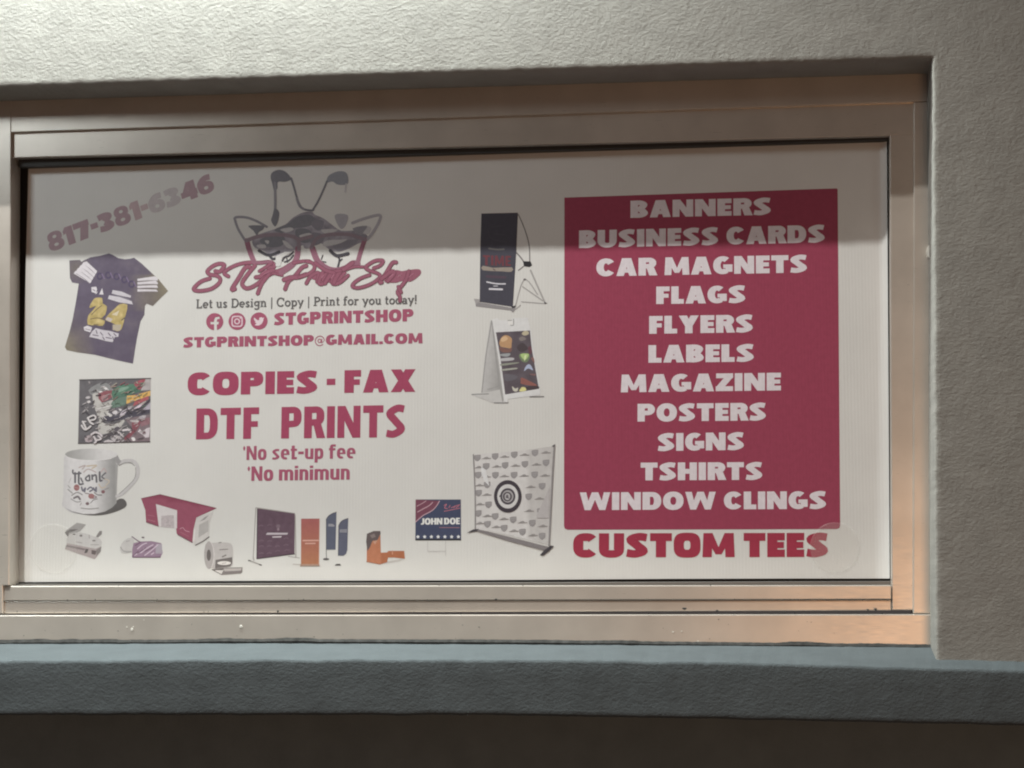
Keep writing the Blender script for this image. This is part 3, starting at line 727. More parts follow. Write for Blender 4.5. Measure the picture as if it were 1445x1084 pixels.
# ---- tagline, icons, handle, e-mail
p = Pic('tagline', base=3, label='small dark serif tagline'); p.text('Let us Design | Copy | Print for you today!', (276.5, 435), (588.5, 428.6), 12.4, (98, 98, 96), font=serif_glyph, gap=.04, space=.26); p.done()
def icon(cx, cy, kind):
    p = Pic('social_icon', cx, cy, 8.028)
    if kind == 'f':
        p.shape([ell(0, 0, 97, 97, n=40)], [[(-8, 97), (-8, 30), (-48, 30), (-48, 2), (-8, 2), (-8, -20), (6, -50), (52, -58), (56, -30), (30, -28), (24, -14), (24, 2), (48, 2), (42, 30), (24, 30), (24, 97)]], MARL)
    elif kind == 'c':
        p.shape([ell(0, 0, 97, 97, n=40)], [], MARL)
        p.shape([ell(0, 0, 64, 64, n=36, e=4)], [ell(0, 0, 50, 50, n=36, e=4)], (214, 198, 200)); p.shape([ell(0, 0, 34, 34, n=24)], [ell(0, 0, 20, 20, n=24)], (214, 198, 200)); p.ell(36, -38, 8, 8, (214, 198, 200), 10)
    else:
        p.shape([ell(0, 0, 97, 97, n=40)], [], MARL)
        p.poly([(-55, -38), (-25, -14), (0, -8), (4, -34), (26, -42), (42, -34), (58, -40), (50, -22), (46, 4), (26, 36), (-10, 52), (-48, 46), (-30, 30), (-50, 10), (-38, 8), (-56, -12)], (216, 204, 204), sm=3)
    p.done()
icon(303, 454, 'f'); icon(334.5, 453.6, 'c'); icon(365.5, 453, 't')
p = Pic('handle_text'); p.text('STGPRINTSHOP', (386.5, 459), (583.3, 453.3), 17.3, MARL, v=.38, h=.27, gap=.09); p.done()
p = Pic('email_text'); p.text('STGPRINTSHOP@GMAIL.COM', (258.5, 490.7), (596.3, 484.6), 14.6, MARL, v=.42, h=.28, gap=.09); p.done()
p = Pic('heading_text'); p.text('COPIES - FAX', (264.5, 558), (586, 553), 32, MAR, v=.44, h=.29, gap=.10, space=.22, e=2.8); p.done()
for t_, a, c, k1, k2 in (('DTF', (276.5, 620.2), (365, 619.2), 43.6, 44.4), ('PRINTS', (396.6, 618.9), (571.6, 617), 44.4, 45.6)):
    p = Pic('heading_text'); p.text(t_, a, c, k1, MAR, v=.30, h=.215, gap=.10, cap2=k2, e=2.8); p.done()
p = Pic('note_text'); p.text('*No set-up fee', (342.7, 649.3), (501.5, 646.8), 19.6, MARL, v=.22, h=.20, gap=.09, space=.22); p.done()
p = Pic('note_text'); p.text('*No minimun', (349, 678.8), (493.4, 676.8), 20.4, MARL, v=.23, h=.20, gap=.09, space=.2); p.done()

# ---- maroon panel with the list of services
sp = Pic('service_panel', ref=RREF, label='maroon panel listing services in white capitals')
pan = [(796.5, 279), (1180.5, 266)] + [(1182, 267.5), (1185.5, 741)] + [(1184.5, 745), (1181, 746.6)] + [(801, 747.6), (797, 746), (795.8, 742)]
sp.poly(pan, (137, 56, 73)); spo = sp.done()
WH = (200, 188, 184)
for t, a, c, cap in (('BANNERS', (889.6, 307.6), (1088, 303.2), 24.2), ('BUSINESS CARDS', (817, 350.2), (1164, 342), 24.8), ('CAR MAGNETS', (841.5, 390.2), (1139, 384.6), 25),
                     ('FLAGS', (926, 429.2), (1052, 427.4), 24.6), ('FLYERS', (916, 471.2), (1062.6, 469), 25), ('LABELS', (915, 512), (1064, 510.4), 24.8),
                     ('MAGAZINE', (876, 553.8), (1102, 551), 25), ('POSTERS', (899.6, 595), (1081, 593.4), 25), ('SIGNS', (928, 636.6), (1050, 635), 25),
                     ('TSHIRTS', (904, 678), (1076, 677.2), 25), ('WINDOW CLINGS', (818, 720), (1166, 718.2), 25)):
    p = Pic('service_text', ref=RREF, base=1, parent=spo); p.text(t, a, c, cap, WH, v=.40, h=.27, gap=.09, space=.26, e=2.2); p.done()
p = Pic('heading_text', ref=RREF); p.text('CUSTOM TEES', (808.6, 786.8), (1169, 786), 34, (142, 46, 62), v=.50, h=.31, gap=.09, space=.26, e=3); p.done()

# ---- printed T-shirt
p = Pic('printed_tshirt', 90, 350, 6.374, label='purple and olive T-shirt picture with the number 24')
out = [(50, 112), (145, 108), (160, 125), (180, 112), (240, 85), (330, 70), (405, 48), (440, 62), (490, 92), (550, 102), (600, 97), (632, 88), (700, 140), (780, 215), (850, 280), (938, 387), (870, 452), (800, 522), (745, 500), (730, 520), (725, 600), (690, 660), (660, 800), (640, 920), (622, 1040), (480, 1010), (280, 960), (120, 938), (25, 918), (10, 890), (50, 760), (80, 640), (110, 480), (135, 320), (75, 310), (55, 270)]
def shirt(x, y):
    n = noise.noise(Vector((x * .008, y * .008, 3))) * .6 + noise.noise(Vector((x * .03, y * .03, 1))) * .3
    t = max(0, min(1, (x - 560) / 330 * (1 if 250 < y < 560 else .2) + .25 * n)); u = max(0, min(1, (y - 560) / 420 * max(0, 1 - x / 300) + .2 * n)); k = max(0, 1 - math.hypot(x - 110, y - 180) / 160)
    a = (99, 92, 106); ol = (128, 122, 104)
    m_ = min(1, max(t, u * 1.3, k * .6))
    return tuple(a[i] + (ol[i] - a[i]) * m_ + 12 * n for i in range(3))
p.poly(out, shirt, grid=46)
wt = (208, 206, 206)
for i in range(4):
    o_ = (22 * i, 26 * i)
    a, c = (175 - 24 * i, 130 + 26 * i), (300 - 16 * i, 208 + 28 * i)
    p.poly([a, (a[0] + 30, a[1] - 14 + 4), c, (c[0] - 12, c[1] + 26), (a[0] - 14, a[1] + 22)], wt)
    p.line([(a[0] + 10, a[1] + 24), ((a[0] + c[0]) / 2, (a[1] + c[1]) / 2 + 22), (c[0] - 20, c[1] + 26)], 6, (150, 146, 150))
for i in range(4):
    y = 270 + i * 33
    p.poly([(662, y + 8 - i * 2), (820 + 8 * i - (14 if i > 2 else 0), y - 16 + 7 * i), (846, y + 6 + 4 * i), (846, y + 24 - i * 1), (662, y + 26 - i)], wt)
    p.line([(670, y + 28 - i), (760, y + 22), (842, y + 24)], 6, (160, 156, 156))
# arched name across the chest, purple on purple
for i, (cx, cy) in enumerate(((325, 255), (400, 245), (475, 258), (545, 285), (610, 325))):
    p.shape([ell(cx, cy, 30, 34, n=18)], [ell(cx, cy, 15, 18, n=14)], (84, 76, 98)); p.line([(cx + 20, cy - 20), (cx + 40, cy + 22)], 12, (122, 110, 132))
p.poly([(248, 352), (292, 348), (300, 372), (288, 410), (250, 395)], wt); p.line([(262, 375), (282, 385)], 7, (120, 114, 124)); p.poly([(345, 360), (358, 420), (318, 418)], wt); p.line([(300, 395), (290, 412)], 8, wt)
p.poly([(440, 378), (520, 392), (606, 430), (600, 448), (520, 432), (430, 410)], (196, 194, 196)); p.poly([(408, 425), (500, 440), (610, 478), (622, 508), (500, 490), (396, 458)], (198, 196, 198)); p.line([(440, 415), (520, 440), (590, 462)], 9, (130, 126, 134))
# gold 2 and 4
GO = (184, 168, 112)
def gold(x, y): return tuple(c + 34 * noise.noise(Vector((x * .03, y * .025, 4))) for c in GO)
p.poly([(262, 470), (290, 448), (345, 450), (350, 500), (388, 525), (372, 600), (330, 640), (370, 655), (350, 700), (290, 695), (215, 688), (220, 610), (262, 560), (290, 520), (240, 540), (232, 525)], gold, grid=16, sm=2)
for q in ([(250, 600), (300, 550), (340, 520)], [(240, 640), (300, 630), (365, 640)], [(270, 690), (310, 690)]): p.line(q, 8, (120, 106, 80))
p.poly([(505, 505), (572, 510), (560, 590), (545, 640), (530, 700), (505, 745), (455, 740), (465, 690), (400, 660), (372, 640), (410, 590), (460, 545)], gold, grid=16, sm=2)
p.poly([(395, 620), (440, 640), (420, 665), (375, 645)], (192, 184, 176)); p.poly([(440, 690), (520, 690), (505, 745), (440, 740)], (178, 170, 150)); p.line([(520, 650), (545, 630)], 9, (90, 82, 84)); p.poly([(430, 600), (500, 560), (480, 610)], (206, 198, 170))
p.poly([(375, 660), (430, 675), (425, 735), (360, 730)], (86, 78, 92))
# hand lettered words below
p.poly([(178, 712), (215, 698), (255, 715), (240, 760), (185, 742)], wt); p.line([(195, 728), (235, 738)], 7, (140, 136, 142))
p.poly([(288, 720), (340, 735), (420, 748), (495, 770), (490, 800), (460, 800), (440, 848), (380, 838), (300, 815), (228, 800), (255, 750)], (196, 194, 196))
for q in ([(262, 782), (310, 790)], [(380, 805), (430, 815)], [(330, 760), (350, 785)], [(290, 740), (300, 770)], [(400, 765), (420, 790)], [(450, 770), (470, 790)], [(350, 800), (365, 825)], [(440, 800), (450, 830)]): p.line(q, 8, (104, 96, 108))
p.done()

# ---- collage photograph
p = Pic('printed_collage', 100, 525, 9.856, label='square collage picture of signs, letters and bright stripes')
fr = [(120, 110), (1110, 90), (1100, 972), (100, 995)]
p.poly(fr, lambda x, y: tuple(104 + 14 * noise.noise(Vector((x * .01, y * .01, 6))) + d for d in (0, -1, 0)), grid=24)
PP = [([(240, 260), (360, 170), (480, 150), (560, 200), (600, 300), (470, 300), (330, 340)], (140, 142, 140)), ([(300, 310), (390, 300), (430, 430), (600, 380), (560, 480), (520, 560), (560, 620), (480, 640), (430, 690), (540, 730), (740, 660), (720, 730), (640, 800), (440, 870), (370, 780), (400, 700), (360, 580), (320, 460)], (184, 184, 176)),
      ([(380, 300), (570, 255), (600, 330), (430, 425)], (140, 92, 96)), ([(420, 340), (500, 320), (520, 380), (440, 400)], (168, 134, 134)), ([(440, 215), (480, 205), (528, 250), (500, 255)], (220, 218, 214)), ([(385, 275), (430, 262), (440, 280), (390, 288)], (224, 222, 218)),
      ([(570, 270), (680, 190), (880, 170), (930, 250), (780, 300), (600, 360)], (92, 128, 108)), ([(600, 330), (930, 245), (1000, 260), (700, 360), (590, 400)], (86, 116, 100)), ([(620, 240), (800, 200), (780, 240), (640, 290)], (130, 160, 140)),
      ([(590, 390), (780, 340), (760, 450), (600, 500), (560, 480)], (108, 130, 116)), ([(880, 150), (1040, 95), (960, 250), (900, 200)], (158, 88, 96)), ([(1040, 95), (1110, 92), (1108, 250), (970, 260)], (172, 168, 164)),
      ([(780, 330), (900, 320), (1108, 260), (1105, 330), (900, 400), (770, 445)], (212, 174, 104)), ([(890, 410), (1080, 330), (1080, 380), (860, 480)], (166, 96, 100)), ([(840, 540), (960, 450), (1050, 400), (960, 490)], (212, 200, 206)),
      ([(860, 555), (1000, 470), (1108, 370), (1106, 400), (960, 530)], (74, 66, 78)), ([(980, 540), (1106, 420), (1104, 520)], (176, 172, 180)), ([(440, 620), (560, 600), (680, 560), (1100, 520), (1100, 570), (820, 650), (520, 690), (450, 660)], (84, 82, 90)),
      ([(560, 510), (720, 500), (680, 600), (560, 610)], (110, 108, 112)), ([(570, 560), (600, 530), (650, 550), (620, 600)], (206, 204, 202)), ([(500, 560), (580, 600), (540, 625)], (204, 204, 198)), ([(680, 610), (720, 540), (860, 480), (800, 530), (740, 590)], (196, 190, 194)), ([(660, 510), (710, 520), (690, 545)], (206, 204, 200)),
      ([(750, 650), (1100, 590), (1100, 980), (740, 965), (850, 780)], (128, 116, 118)), ([(850, 700), (980, 680), (900, 830), (760, 960), (740, 920), (850, 800)], (134, 86, 92)), ([(960, 660), (1100, 630), (1100, 720), (980, 760)], (144, 112, 116)), ([(820, 670), (930, 670), (940, 700), (860, 700)], (188, 184, 180)), ([(950, 620), (1040, 600), (1030, 640), (960, 655)], (176, 172, 174)),
      ([(530, 730), (690, 680), (640, 710), (550, 740)], (88, 86, 88)), ([(590, 800), (640, 760), (700, 790), (680, 830), (620, 830)], (100, 96, 100)), ([(440, 880), (640, 820), (650, 850), (540, 900)], (88, 84, 86)), ([(720, 800), (820, 790), (840, 840), (810, 840), (800, 815), (720, 825)], (214, 210, 208)),
      ([(550, 900), (640, 880), (740, 930), (720, 970), (600, 970)], (184, 180, 178)), ([(640, 830), (680, 835), (745, 900), (720, 905)], (196, 192, 190)), ([(590, 905), (650, 920), (640, 950)], (130, 128, 126)), ([(450, 980), (520, 940), (600, 975)], (196, 192, 190)), ([(930, 830), (960, 790), (990, 830), (1060, 780), (1100, 770), (1090, 910), (1040, 915), (990, 870)], (204, 198, 198)), ([(990, 850), (1040, 830), (1030, 870)], (112, 84, 90)), ([(840, 915), (880, 910), (900, 950), (860, 958)], (220, 218, 214)),
      ([(200, 900), (300, 880), (290, 970), (205, 970)], (170, 160, 160)), ([(150, 565), (230, 490), (240, 500), (155, 575)], (170, 168, 166)), ([(200, 360), (240, 335), (275, 350), (240, 375)], (186, 184, 182)), ([(220, 410), (260, 395), (275, 420), (240, 432)], (212, 210, 206)), ([(360, 510), (560, 465), (560, 478), (380, 520)], (210, 210, 204))]
for q, c in PP: p.poly(q, lambda x, y, c=c: tuple(v + 14 * noise.noise(Vector((x * .02, y * .02, 9))) for v in c), grid=8, sm=2 if max(t[0] for t in q) < 1080 else 0)
p.line([(120, 110), (1110, 90)], 14, (86, 84, 84), 0); p.line([(102, 993), (1100, 970)], 12, (84, 80, 80), 0)
for k in range(170):
    x, y = random.uniform(150, 1050), random.uniform(140, 950)
    if y < 400 and x < 250: continue
    l_ = random.uniform(12, 42); a_ = random.uniform(-.75, -.15) if random.random() < .75 else random.uniform(.6, 1.3)
    g_c = random.choice([(88, 86, 88), (196, 194, 190), (150, 146, 144), (120, 116, 116), (176, 172, 168), (76, 74, 78)])
    if y < 480 and x > 560: g_c = random.choice([(112, 136, 118), (170, 166, 150), (150, 104, 104), (90, 104, 96)])
    p.line([(x - l_ * math.cos(a_), y - l_ * math.sin(a_)), (x + l_ * math.cos(a_), y + l_ * math.sin(a_))], random.uniform(6, 13), g_c, 0)
p.lines([([(165, 690), (190, 740), (215, 795)], 26), ([(150, 745), (180, 790), (215, 800), (275, 755)], 24), ([(180, 690), (205, 690)], 18), ([(235, 640), (270, 700), (310, 725)], 26), ([(240, 635), (310, 605), (345, 625), (330, 660), (280, 670)], 22)], (206, 204, 200))
p.lines([([(285, 870), (340, 840), (400, 860), (430, 890)], 28), ([(320, 900), (350, 960), (330, 985)], 26), ([(380, 890), (420, 930), (360, 950)], 24)], (202, 198, 196))
p.done()

# ---- mug
p = Pic('printed_mug', 80, 625, 9.423, label='white mug picture with thank you lettering')
p.poly([(70, 830), (170, 910), (300, 945), (470, 965), (640, 955), (800, 910), (905, 860), (932, 810), (900, 755), (850, 742), (790, 770), (600, 900), (300, 900), (120, 850)], lambda x, y: (96, 95, 92) if x > 500 else tuple(c + (200 - c) * min(1, (500 - x) / 430) for c in (96, 95, 92)), grid=30, sm=4)
body = [(95, 210), (112, 165), (160, 195), (300, 232), (450, 240), (600, 238), (720, 218), (808, 170), (812, 300), (800, 560), (795, 800), (740, 860), (640, 915), (500, 945), (350, 945), (200, 905), (95, 850), (70, 820), (90, 700)]
def mug(x, y):
    k = 210 if x < 500 else 210 - 60 * min(1, (x - 500) / 260) + (10 if x > 780 else 0)
    if x < 200: k -= 14 * (200 - x) / 130
    return (k - 2, k - 1, k - 5)
p.poly(body, mug, grid=34)
p.poly(ell(460, 155, 348, 78, n=40), lambda x, y: tuple(v + min(50, max(0, (x - 150) * .11)) for v in (156, 157, 152)), grid=26)
p.line(ell(460, 155, 348, 80, 170, 40, 30), 10, (216, 217, 212), 0)
p.lines([([(815, 275), (900, 240), (1000, 238), (1060, 280), (1085, 370), (1060, 470), (980, 570), (890, 660), (800, 710)], 44)], (188, 188, 184))
p.lines([([(830, 300), (910, 265), (990, 270), (1035, 305)], 10), ([(1050, 330), (1052, 400), (1030, 480), (960, 560), (830, 680)], 9)], (146, 146, 142))
p.poly([(770, 210), (812, 168), (840, 225), (860, 245), (815, 300)], (150, 150, 147))
TK = (104, 104, 106)
p.lines([([(215, 365), (225, 410), (320, 405)], 22), ([(245, 400), (245, 525)], 26), ([(296, 390), (296, 540), (350, 545)], 26), ([(320, 470), (345, 520)], 20), ([(430, 430), (385, 470), (400, 500), (435, 495), (435, 430), (440, 500)], 22), ([(470, 430), (475, 495), (475, 450), (520, 430), (530, 520)], 24), ([(572, 390), (575, 500), (600, 500)], 26), ([(650, 400), (600, 450), (640, 480)], 20)], TK)
p.lines([([(330, 590), (350, 640), (380, 600), (370, 650)], 22), ([(410, 620), (450, 590), (480, 620), (440, 645)], 20), ([(490, 600), (510, 640), (525, 590), (525, 650)], 20)], (112, 112, 120))
for q, w, c in (([(295, 330), (380, 300), (340, 350)], 14, (178, 166, 160)), ([(360, 390), (420, 350), (520, 390)], 14, (176, 164, 160)), ([(400, 310), (530, 300), (470, 340)], 18, (190, 180, 160)), ([(590, 390), (630, 340), (660, 390)], 14, (180, 164, 160)), ([(640, 480), (700, 510), (660, 560)], 12, (190, 180, 160)), ([(150, 570), (180, 600)], 12, (160, 160, 156)), ([(150, 620), (210, 670)], 14, (150, 150, 146)), ([(200, 700), (270, 660), (340, 690)], 12, (130, 128, 126)), ([(190, 745), (260, 785), (320, 780)], 10, (140, 138, 136)), ([(230, 735), (280, 715), (310, 750)], 26, (118, 114, 114)), ([(500, 660), (540, 690), (600, 695)], 12, (120, 120, 118)), ([(380, 670), (430, 680), (530, 720), (480, 740)], 10, (120, 104, 106)), ([(450, 800), (490, 760), (540, 745)], 10, (130, 128, 126)), ([(640, 620), (690, 600)], 12, (140, 136, 134)), ([(560, 550), (600, 600), (650, 580)], 14, (190, 178, 156)), ([(310, 830), (330, 800)], 12, (170, 168, 164)), ([(190, 470), (160, 530)], 10, (186, 186, 182))): p.line(q, w, c)
p.ell(265, 595, 38, 42, (150, 110, 108)); p.ell(460, 710, 40, 34, (158, 118, 116)); p.ell(617, 650, 25, 22, (128, 96, 98)); p.ell(408, 808, 24, 20, (120, 104, 104)); p.line([(235, 590), (290, 605)], 8, (180, 150, 146))
p.lines([([(325, 868), (440, 878), (555, 868)], 13)], (156, 155, 151))
p.done()

# ---- stacked cards, wrapped sweets, branded box, tape roll
p = Pic('printed_cards', 80, 690, 8.758, label='grey stack of business cards')
p.poly([(115, 515), (250, 418), (362, 440), (290, 520), (150, 590), (100, 545)], (158, 157, 152)); p.poly([(100, 540), (160, 500), (270, 500), (150, 545), (140, 600)], (112, 110, 106)); p.poly([(160, 560), (300, 540), (410, 570), (540, 620), (550, 700), (480, 760), (300, 720), (120, 680)], (190, 190, 184), sm=2)
p.poly([(130, 670), (480, 740), (552, 710), (540, 780), (470, 870), (100, 745)], (164, 156, 152)); p.poly([(120, 690), (360, 740), (340, 760), (110, 715)], (128, 120, 118)); p.poly([(360, 740), (395, 745), (375, 790), (340, 795)], (92, 88, 86)); p.poly([(430, 755), (490, 765), (480, 815), (430, 805)], (104, 96, 94)); p.poly([(490, 755), (552, 710), (545, 770), (490, 830)], (130, 126, 122))
p.poly([(485, 590), (530, 520), (560, 520), (555, 560), (510, 600)], (136, 133, 129)); p.ell(215, 562, 18, 9, (110, 106, 102)); p.ell(300, 578, 18, 14, (122, 118, 114)); p.ell(460, 640, 22, 9, (124, 120, 116)); p.lines([([(240, 655), (310, 668)], 10), ([(400, 570), (405, 610)], 10), ([(420, 690), (520, 690)], 8)], (158, 154, 150)); p.done()
p = Pic('printed_sweets', 80, 690, 8.758, label='purple wrapped packets picture')
p.poly([(785, 720), (830, 640), (930, 600), (960, 680), (920, 780), (800, 790)], (188, 188, 182), sm=2); p.lines([([(790, 720), (830, 770), (920, 775)], 14), ([(860, 650), (900, 640)], 10)], (158, 157, 153))
p.poly([(950, 670), (1040, 650), (1170, 645), (1290, 670), (1310, 790), (1280, 850), (930, 845), (935, 740)], (144, 124, 139)); p.poly([(1230, 680), (1300, 680), (1305, 800), (1220, 800)], (164, 158, 164))
for q in ([(1000, 740), (1060, 690), (1110, 670)], [(1040, 790), (1120, 730), (1190, 690)], [(960, 820), (1060, 770), (1080, 740)], [(1090, 820), (1170, 760), (1250, 690)], [(1170, 810), (1200, 790)]): p.line(q, 14, (196, 184, 192))
for q in ([(970, 700), (1040, 660)], [(1000, 800), (1100, 730)], [(1090, 770), (1200, 720)], [(940, 845), (1280, 845)], [(930, 590), (1000, 640), (1030, 655)], [(940, 830), (1010, 770)]): p.line(q, 11, (112, 90, 106))
p.ell(1066, 600, 18, 10, (112, 100, 104)); p.done()
p = Pic('printed_box', 190, 690, 8.675, label='maroon and white carton picture')
p.poly([(80, 120), (310, 70), (520, 120), (1000, 238), (755, 350), (720, 500), (705, 660), (515, 550), (505, 465), (480, 480), (290, 462), (140, 412), (130, 260)], lambda x, y: tuple(c - (12 if y < 120 + (x - 300) * .17 else 0) for c in (146, 84, 100)), grid=20)
p.poly([(260, 185), (520, 262), (518, 485), (295, 462)], (204, 202, 198)); p.poly([(325, 330), (480, 320), (485, 480), (325, 465)], lambda x, y: tuple(v + 22 * noise.noise(Vector((x * .05, y * .05, 2))) for v in (180, 174, 172)), grid=14)
p.poly([(760, 350), (940, 290), (965, 270), (915, 420), (910, 585), (745, 690), (708, 655), (725, 480)], (196, 195, 188)); p.poly([(790, 440), (905, 380), (900, 520), (780, 600)], (172, 171, 165)); p.poly([(790, 405), (860, 345), (910, 320), (860, 375)], (150, 149, 144)); p.line([(745, 690), (840, 640), (910, 588)], 14, (112, 110, 106), 0); p.line([(735, 500), (722, 640)], 16, (212, 211, 204), 0)
p.lines([([(555, 490), (590, 475), (620, 510), (670, 525)], 8)], (190, 150, 158)); p.lines([([(560, 530), (660, 580)], 5), ([(160, 320), (240, 335)], 5), ([(160, 375), (250, 400)], 8)], (172, 124, 134)); p.lines([([(145, 405), (290, 455)], 12), ([(530, 560), (705, 655)], 14)], (120, 88, 96)); p.line([(80, 118), (310, 68), (1000, 236)], 6, (116, 62, 76), 0); p.done()
p = Pic('printed_label_roll', 190, 690, 8.675, label='roll of printed labels')
p.poly([(865, 680), (960, 660), (1150, 660), (1200, 720), (1200, 880), (1180, 950), (990, 980), (900, 930), (870, 850)], (184, 182, 176), sm=3)
p.shape([ell(912, 810, 62, 170, n=30)], [], (168, 165, 160)); p.ell(908, 812, 26, 70, (104, 100, 96)); p.line(ell(912, 810, 58, 166, 60, -80, 20), 8, (206, 204, 198), 0)
p.poly([(990, 870), (1195, 835), (1195, 910), (1170, 950), (985, 975)], (112, 108, 104)); p.poly(ell(1095, 908, 84, 24, n=20), (218, 216, 208)); p.line([(1070, 915), (1120, 905)], 6, (150, 148, 140), 0)
p.poly([(940, 985), (1080, 965), (1320, 960), (1318, 1020), (1300, 1035), (1065, 1055)], (126, 121, 117)); p.poly([(1000, 985), (1090, 990), (1062, 1045), (985, 1005)], (206, 204, 197)); p.poly([(1090, 975), (1310, 970), (1300, 1000), (1100, 1010)], (176, 173, 167)); p.lines([([(1040, 745), (1140, 738)], 10), ([(1075, 830), (1115, 812)], 16), ([(1030, 660), (1060, 655)], 10)], (120, 117, 112)); p.lines([([(1000, 985), (1075, 985)], 20), ([(950, 990), (1060, 1048)], 8)], (104, 100, 96)); p.done()

# ---- display stands at the foot
p = Pic('printed_backdrop', 345, 700, 9.031, label='dark plum backdrop banner picture')
p.lines([([(145, 150), (110, 800)], 10), ([(60, 822), (215, 880)], 14), ([(110, 770), (120, 820)], 12), ([(645, 240), (655, 780)], 12), ([(560, 770), (700, 790)], 8), ([(150, 150), (400, 185), (640, 222)], 10)], (158, 156, 150)); p.lines([([(50, 822), (75, 826)], 14), ([(190, 875), (215, 882)], 14)], (96, 94, 92))
p.poly([(165, 160), (640, 225), (637, 735), (155, 800)], lambda x, y: tuple(c + 9 * noise.noise(Vector((x * .02, y * .02, 3))) for c in (98, 80, 90)), grid=16); p.line([(160, 800), (637, 738)], 12, (70, 62, 68), 0); p.line([(166, 165), (158, 800)], 12, (80, 68, 76), 0)
p.poly([(272, 495), (290, 468), (555, 470), (545, 492)], (190, 184, 186)); p.poly([(355, 515), (475, 510), (465, 530), (355, 532)], (196, 190, 190)); p.ell(430, 385, 26, 24, (122, 106, 114)); p.ell(430, 425, 16, 18, (140, 124, 130))
for x, y in ((215, 570), (320, 575), (215, 640), (315, 640), (420, 640), (530, 625), (215, 730), (315, 730), (420, 700), (540, 690), (320, 370), (210, 380), (530, 540)): p.line([(x - 26, y + 6), (x, y - 6), (x + 26, y)], 10, (118, 100, 110))
p.done()
p = Pic('printed_rollup', 345, 700, 9.031, label='orange roll-up banner picture')
p.lines([([(620, 870), (960, 890)], 10)], (180, 176, 168)); p.poly([(722, 290), (960, 288), (952, 870), (720, 868)], lambda x, y: tuple(a + (b_ - a) * (y - 290) / 580 for a, b_ in zip((160, 98, 94), (168, 118, 88))), grid=12)
p.poly([(710, 868), (955, 868), (955, 892), (710, 894)], (166, 140, 122)); p.line([(710, 896), (960, 894)], 6, (110, 106, 100), 0); p.lines([([(748, 568), (940, 566)], 18), ([(778, 606), (900, 604)], 16)], (202, 164, 148)); p.lines([([(956, 290), (950, 870)], 6)], (206, 180, 166)); p.done()
p = Pic('printed_flag', 345, 700, 9.031, label='slate blue feather flag picture on a stand')
p.poly([(1038, 685), (1040, 310), (1070, 260), (1110, 228), (1172, 206), (1160, 685)], (92, 98, 112)); p.lines([([(1040, 300), (1072, 255), (1120, 224), (1172, 206)], 8), ([(1042, 300), (1042, 690), (1045, 800)], 7)], (74, 74, 80)); p.ell(1040, 805, 40, 14, (92, 91, 88)); p.poly([(1070, 355), (1120, 355), (1150, 375), (1145, 390), (1068, 388)], (150, 152, 156)); p.done()
p = Pic('printed_flag', 345, 700, 9.031, label='second slate blue feather flag picture, lower than the other')
p.poly([(1192, 760), (1198, 400), (1220, 340), (1260, 308), (1322, 286), (1310, 690), (1295, 735), (1260, 762)], (94, 98, 112)); p.lines([([(1200, 380), (1222, 338), (1262, 306), (1320, 286)], 8), ([(1200, 380), (1194, 760)], 6)], (76, 76, 82)); p.poly([(1215, 428), (1308, 424), (1306, 466), (1215, 464)], (146, 148, 152)); p.line([(1225, 446), (1300, 444)], 8, (112, 116, 126), 0); p.poly([(1148, 888), (1165, 868), (1215, 864), (1232, 888)], (88, 87, 84)); p.done()
p = Pic('printed_display', 505, 700, 9.031, label='orange cardboard display stand picture')
p.poly([(300, 840), (390, 830), (600, 800), (520, 830), (330, 865)], (190, 188, 180)); p.poly([(115, 482), (285, 446), (292, 722), (372, 720), (390, 700), (590, 700), (600, 800), (460, 785), (385, 785), (372, 842), (280, 872), (112, 838)], lambda x, y: tuple(c + 8 * noise.noise(Vector((x * .03, y * .03, 5))) - (14 if x > 300 and y > 700 else 0) for c in (180, 122, 92)), grid=16)
p.poly([(115, 482), (285, 446), (270, 520), (240, 570), (190, 570), (160, 640), (130, 690), (118, 680)], (98, 90, 88), sm=2); p.poly([(150, 500), (210, 480), (230, 520), (180, 540)], (130, 120, 116)); p.poly([(190, 580), (250, 560), (220, 620)], (188, 150, 126)); p.line([(112, 838), (280, 870), (372, 842)], 8, (150, 98, 74), 0); p.line([(440, 700), (440, 740)], 14, (196, 150, 124), 0); p.done()
p = Pic('printed_yard_sign', 505, 700, 9.031, ref=(200, 198, 190), label='navy yard sign picture lettered JOHN DOE')
p.lines([([(1118, 570), (1120, 760)], 7), ([(890, 705), (1120, 705)], 8), ([(890, 580), (890, 705)], 6)], (180, 177, 170)); p.poly([(735, 45), (1312, 45), (1315, 565), (732, 562)], (66, 72, 92))
p.poly([(735, 45), (1045, 62), (1000, 130), (940, 190), (830, 250), (735, 332)], (114, 70, 82))
p.lines([([(1040, 65), (1000, 130), (940, 190), (830, 250), (735, 332)], 10), ([(952, 82), (905, 125), (830, 165), (760, 205)], 10), ([(870, 62), (820, 95), (752, 130)], 8)], (190, 158, 162))
p.lines([([(1100, 120), (1130, 105), (1105, 150), (1140, 160)], 10), ([(1160, 150), (1175, 120)], 9), ([(1190, 150), (1240, 130), (1300, 110)], 9), ([(1225, 150), (1240, 125)], 9), ([(1100, 195), (1200, 175), (1300, 155)], 9), ([(1250, 150), (1290, 125)], 9)], (176, 110, 120))
p.text('JOHN DOE', (805, 366), (1300, 360), 82, (212, 212, 212), v=.34, h=.22, gap=.04, space=.2)
p.lines([([(1040, 402), (1295, 404)], 9)], (150, 110, 116)); p.poly([(733, 545), (1314, 545), (1315, 566), (732, 566)], (46, 48, 54))
for i in range(7):
    cx = 765 + i * 86; s_ = []
    for k in range(10): a = -math.pi / 2 + k * math.pi / 5; r_ = 26 if k % 2 == 0 else 14; s_.append((cx + r_ * math.cos(a), 520 + r_ * math.sin(a)))
    p.poly(s_, (208, 208, 206))
p.done()

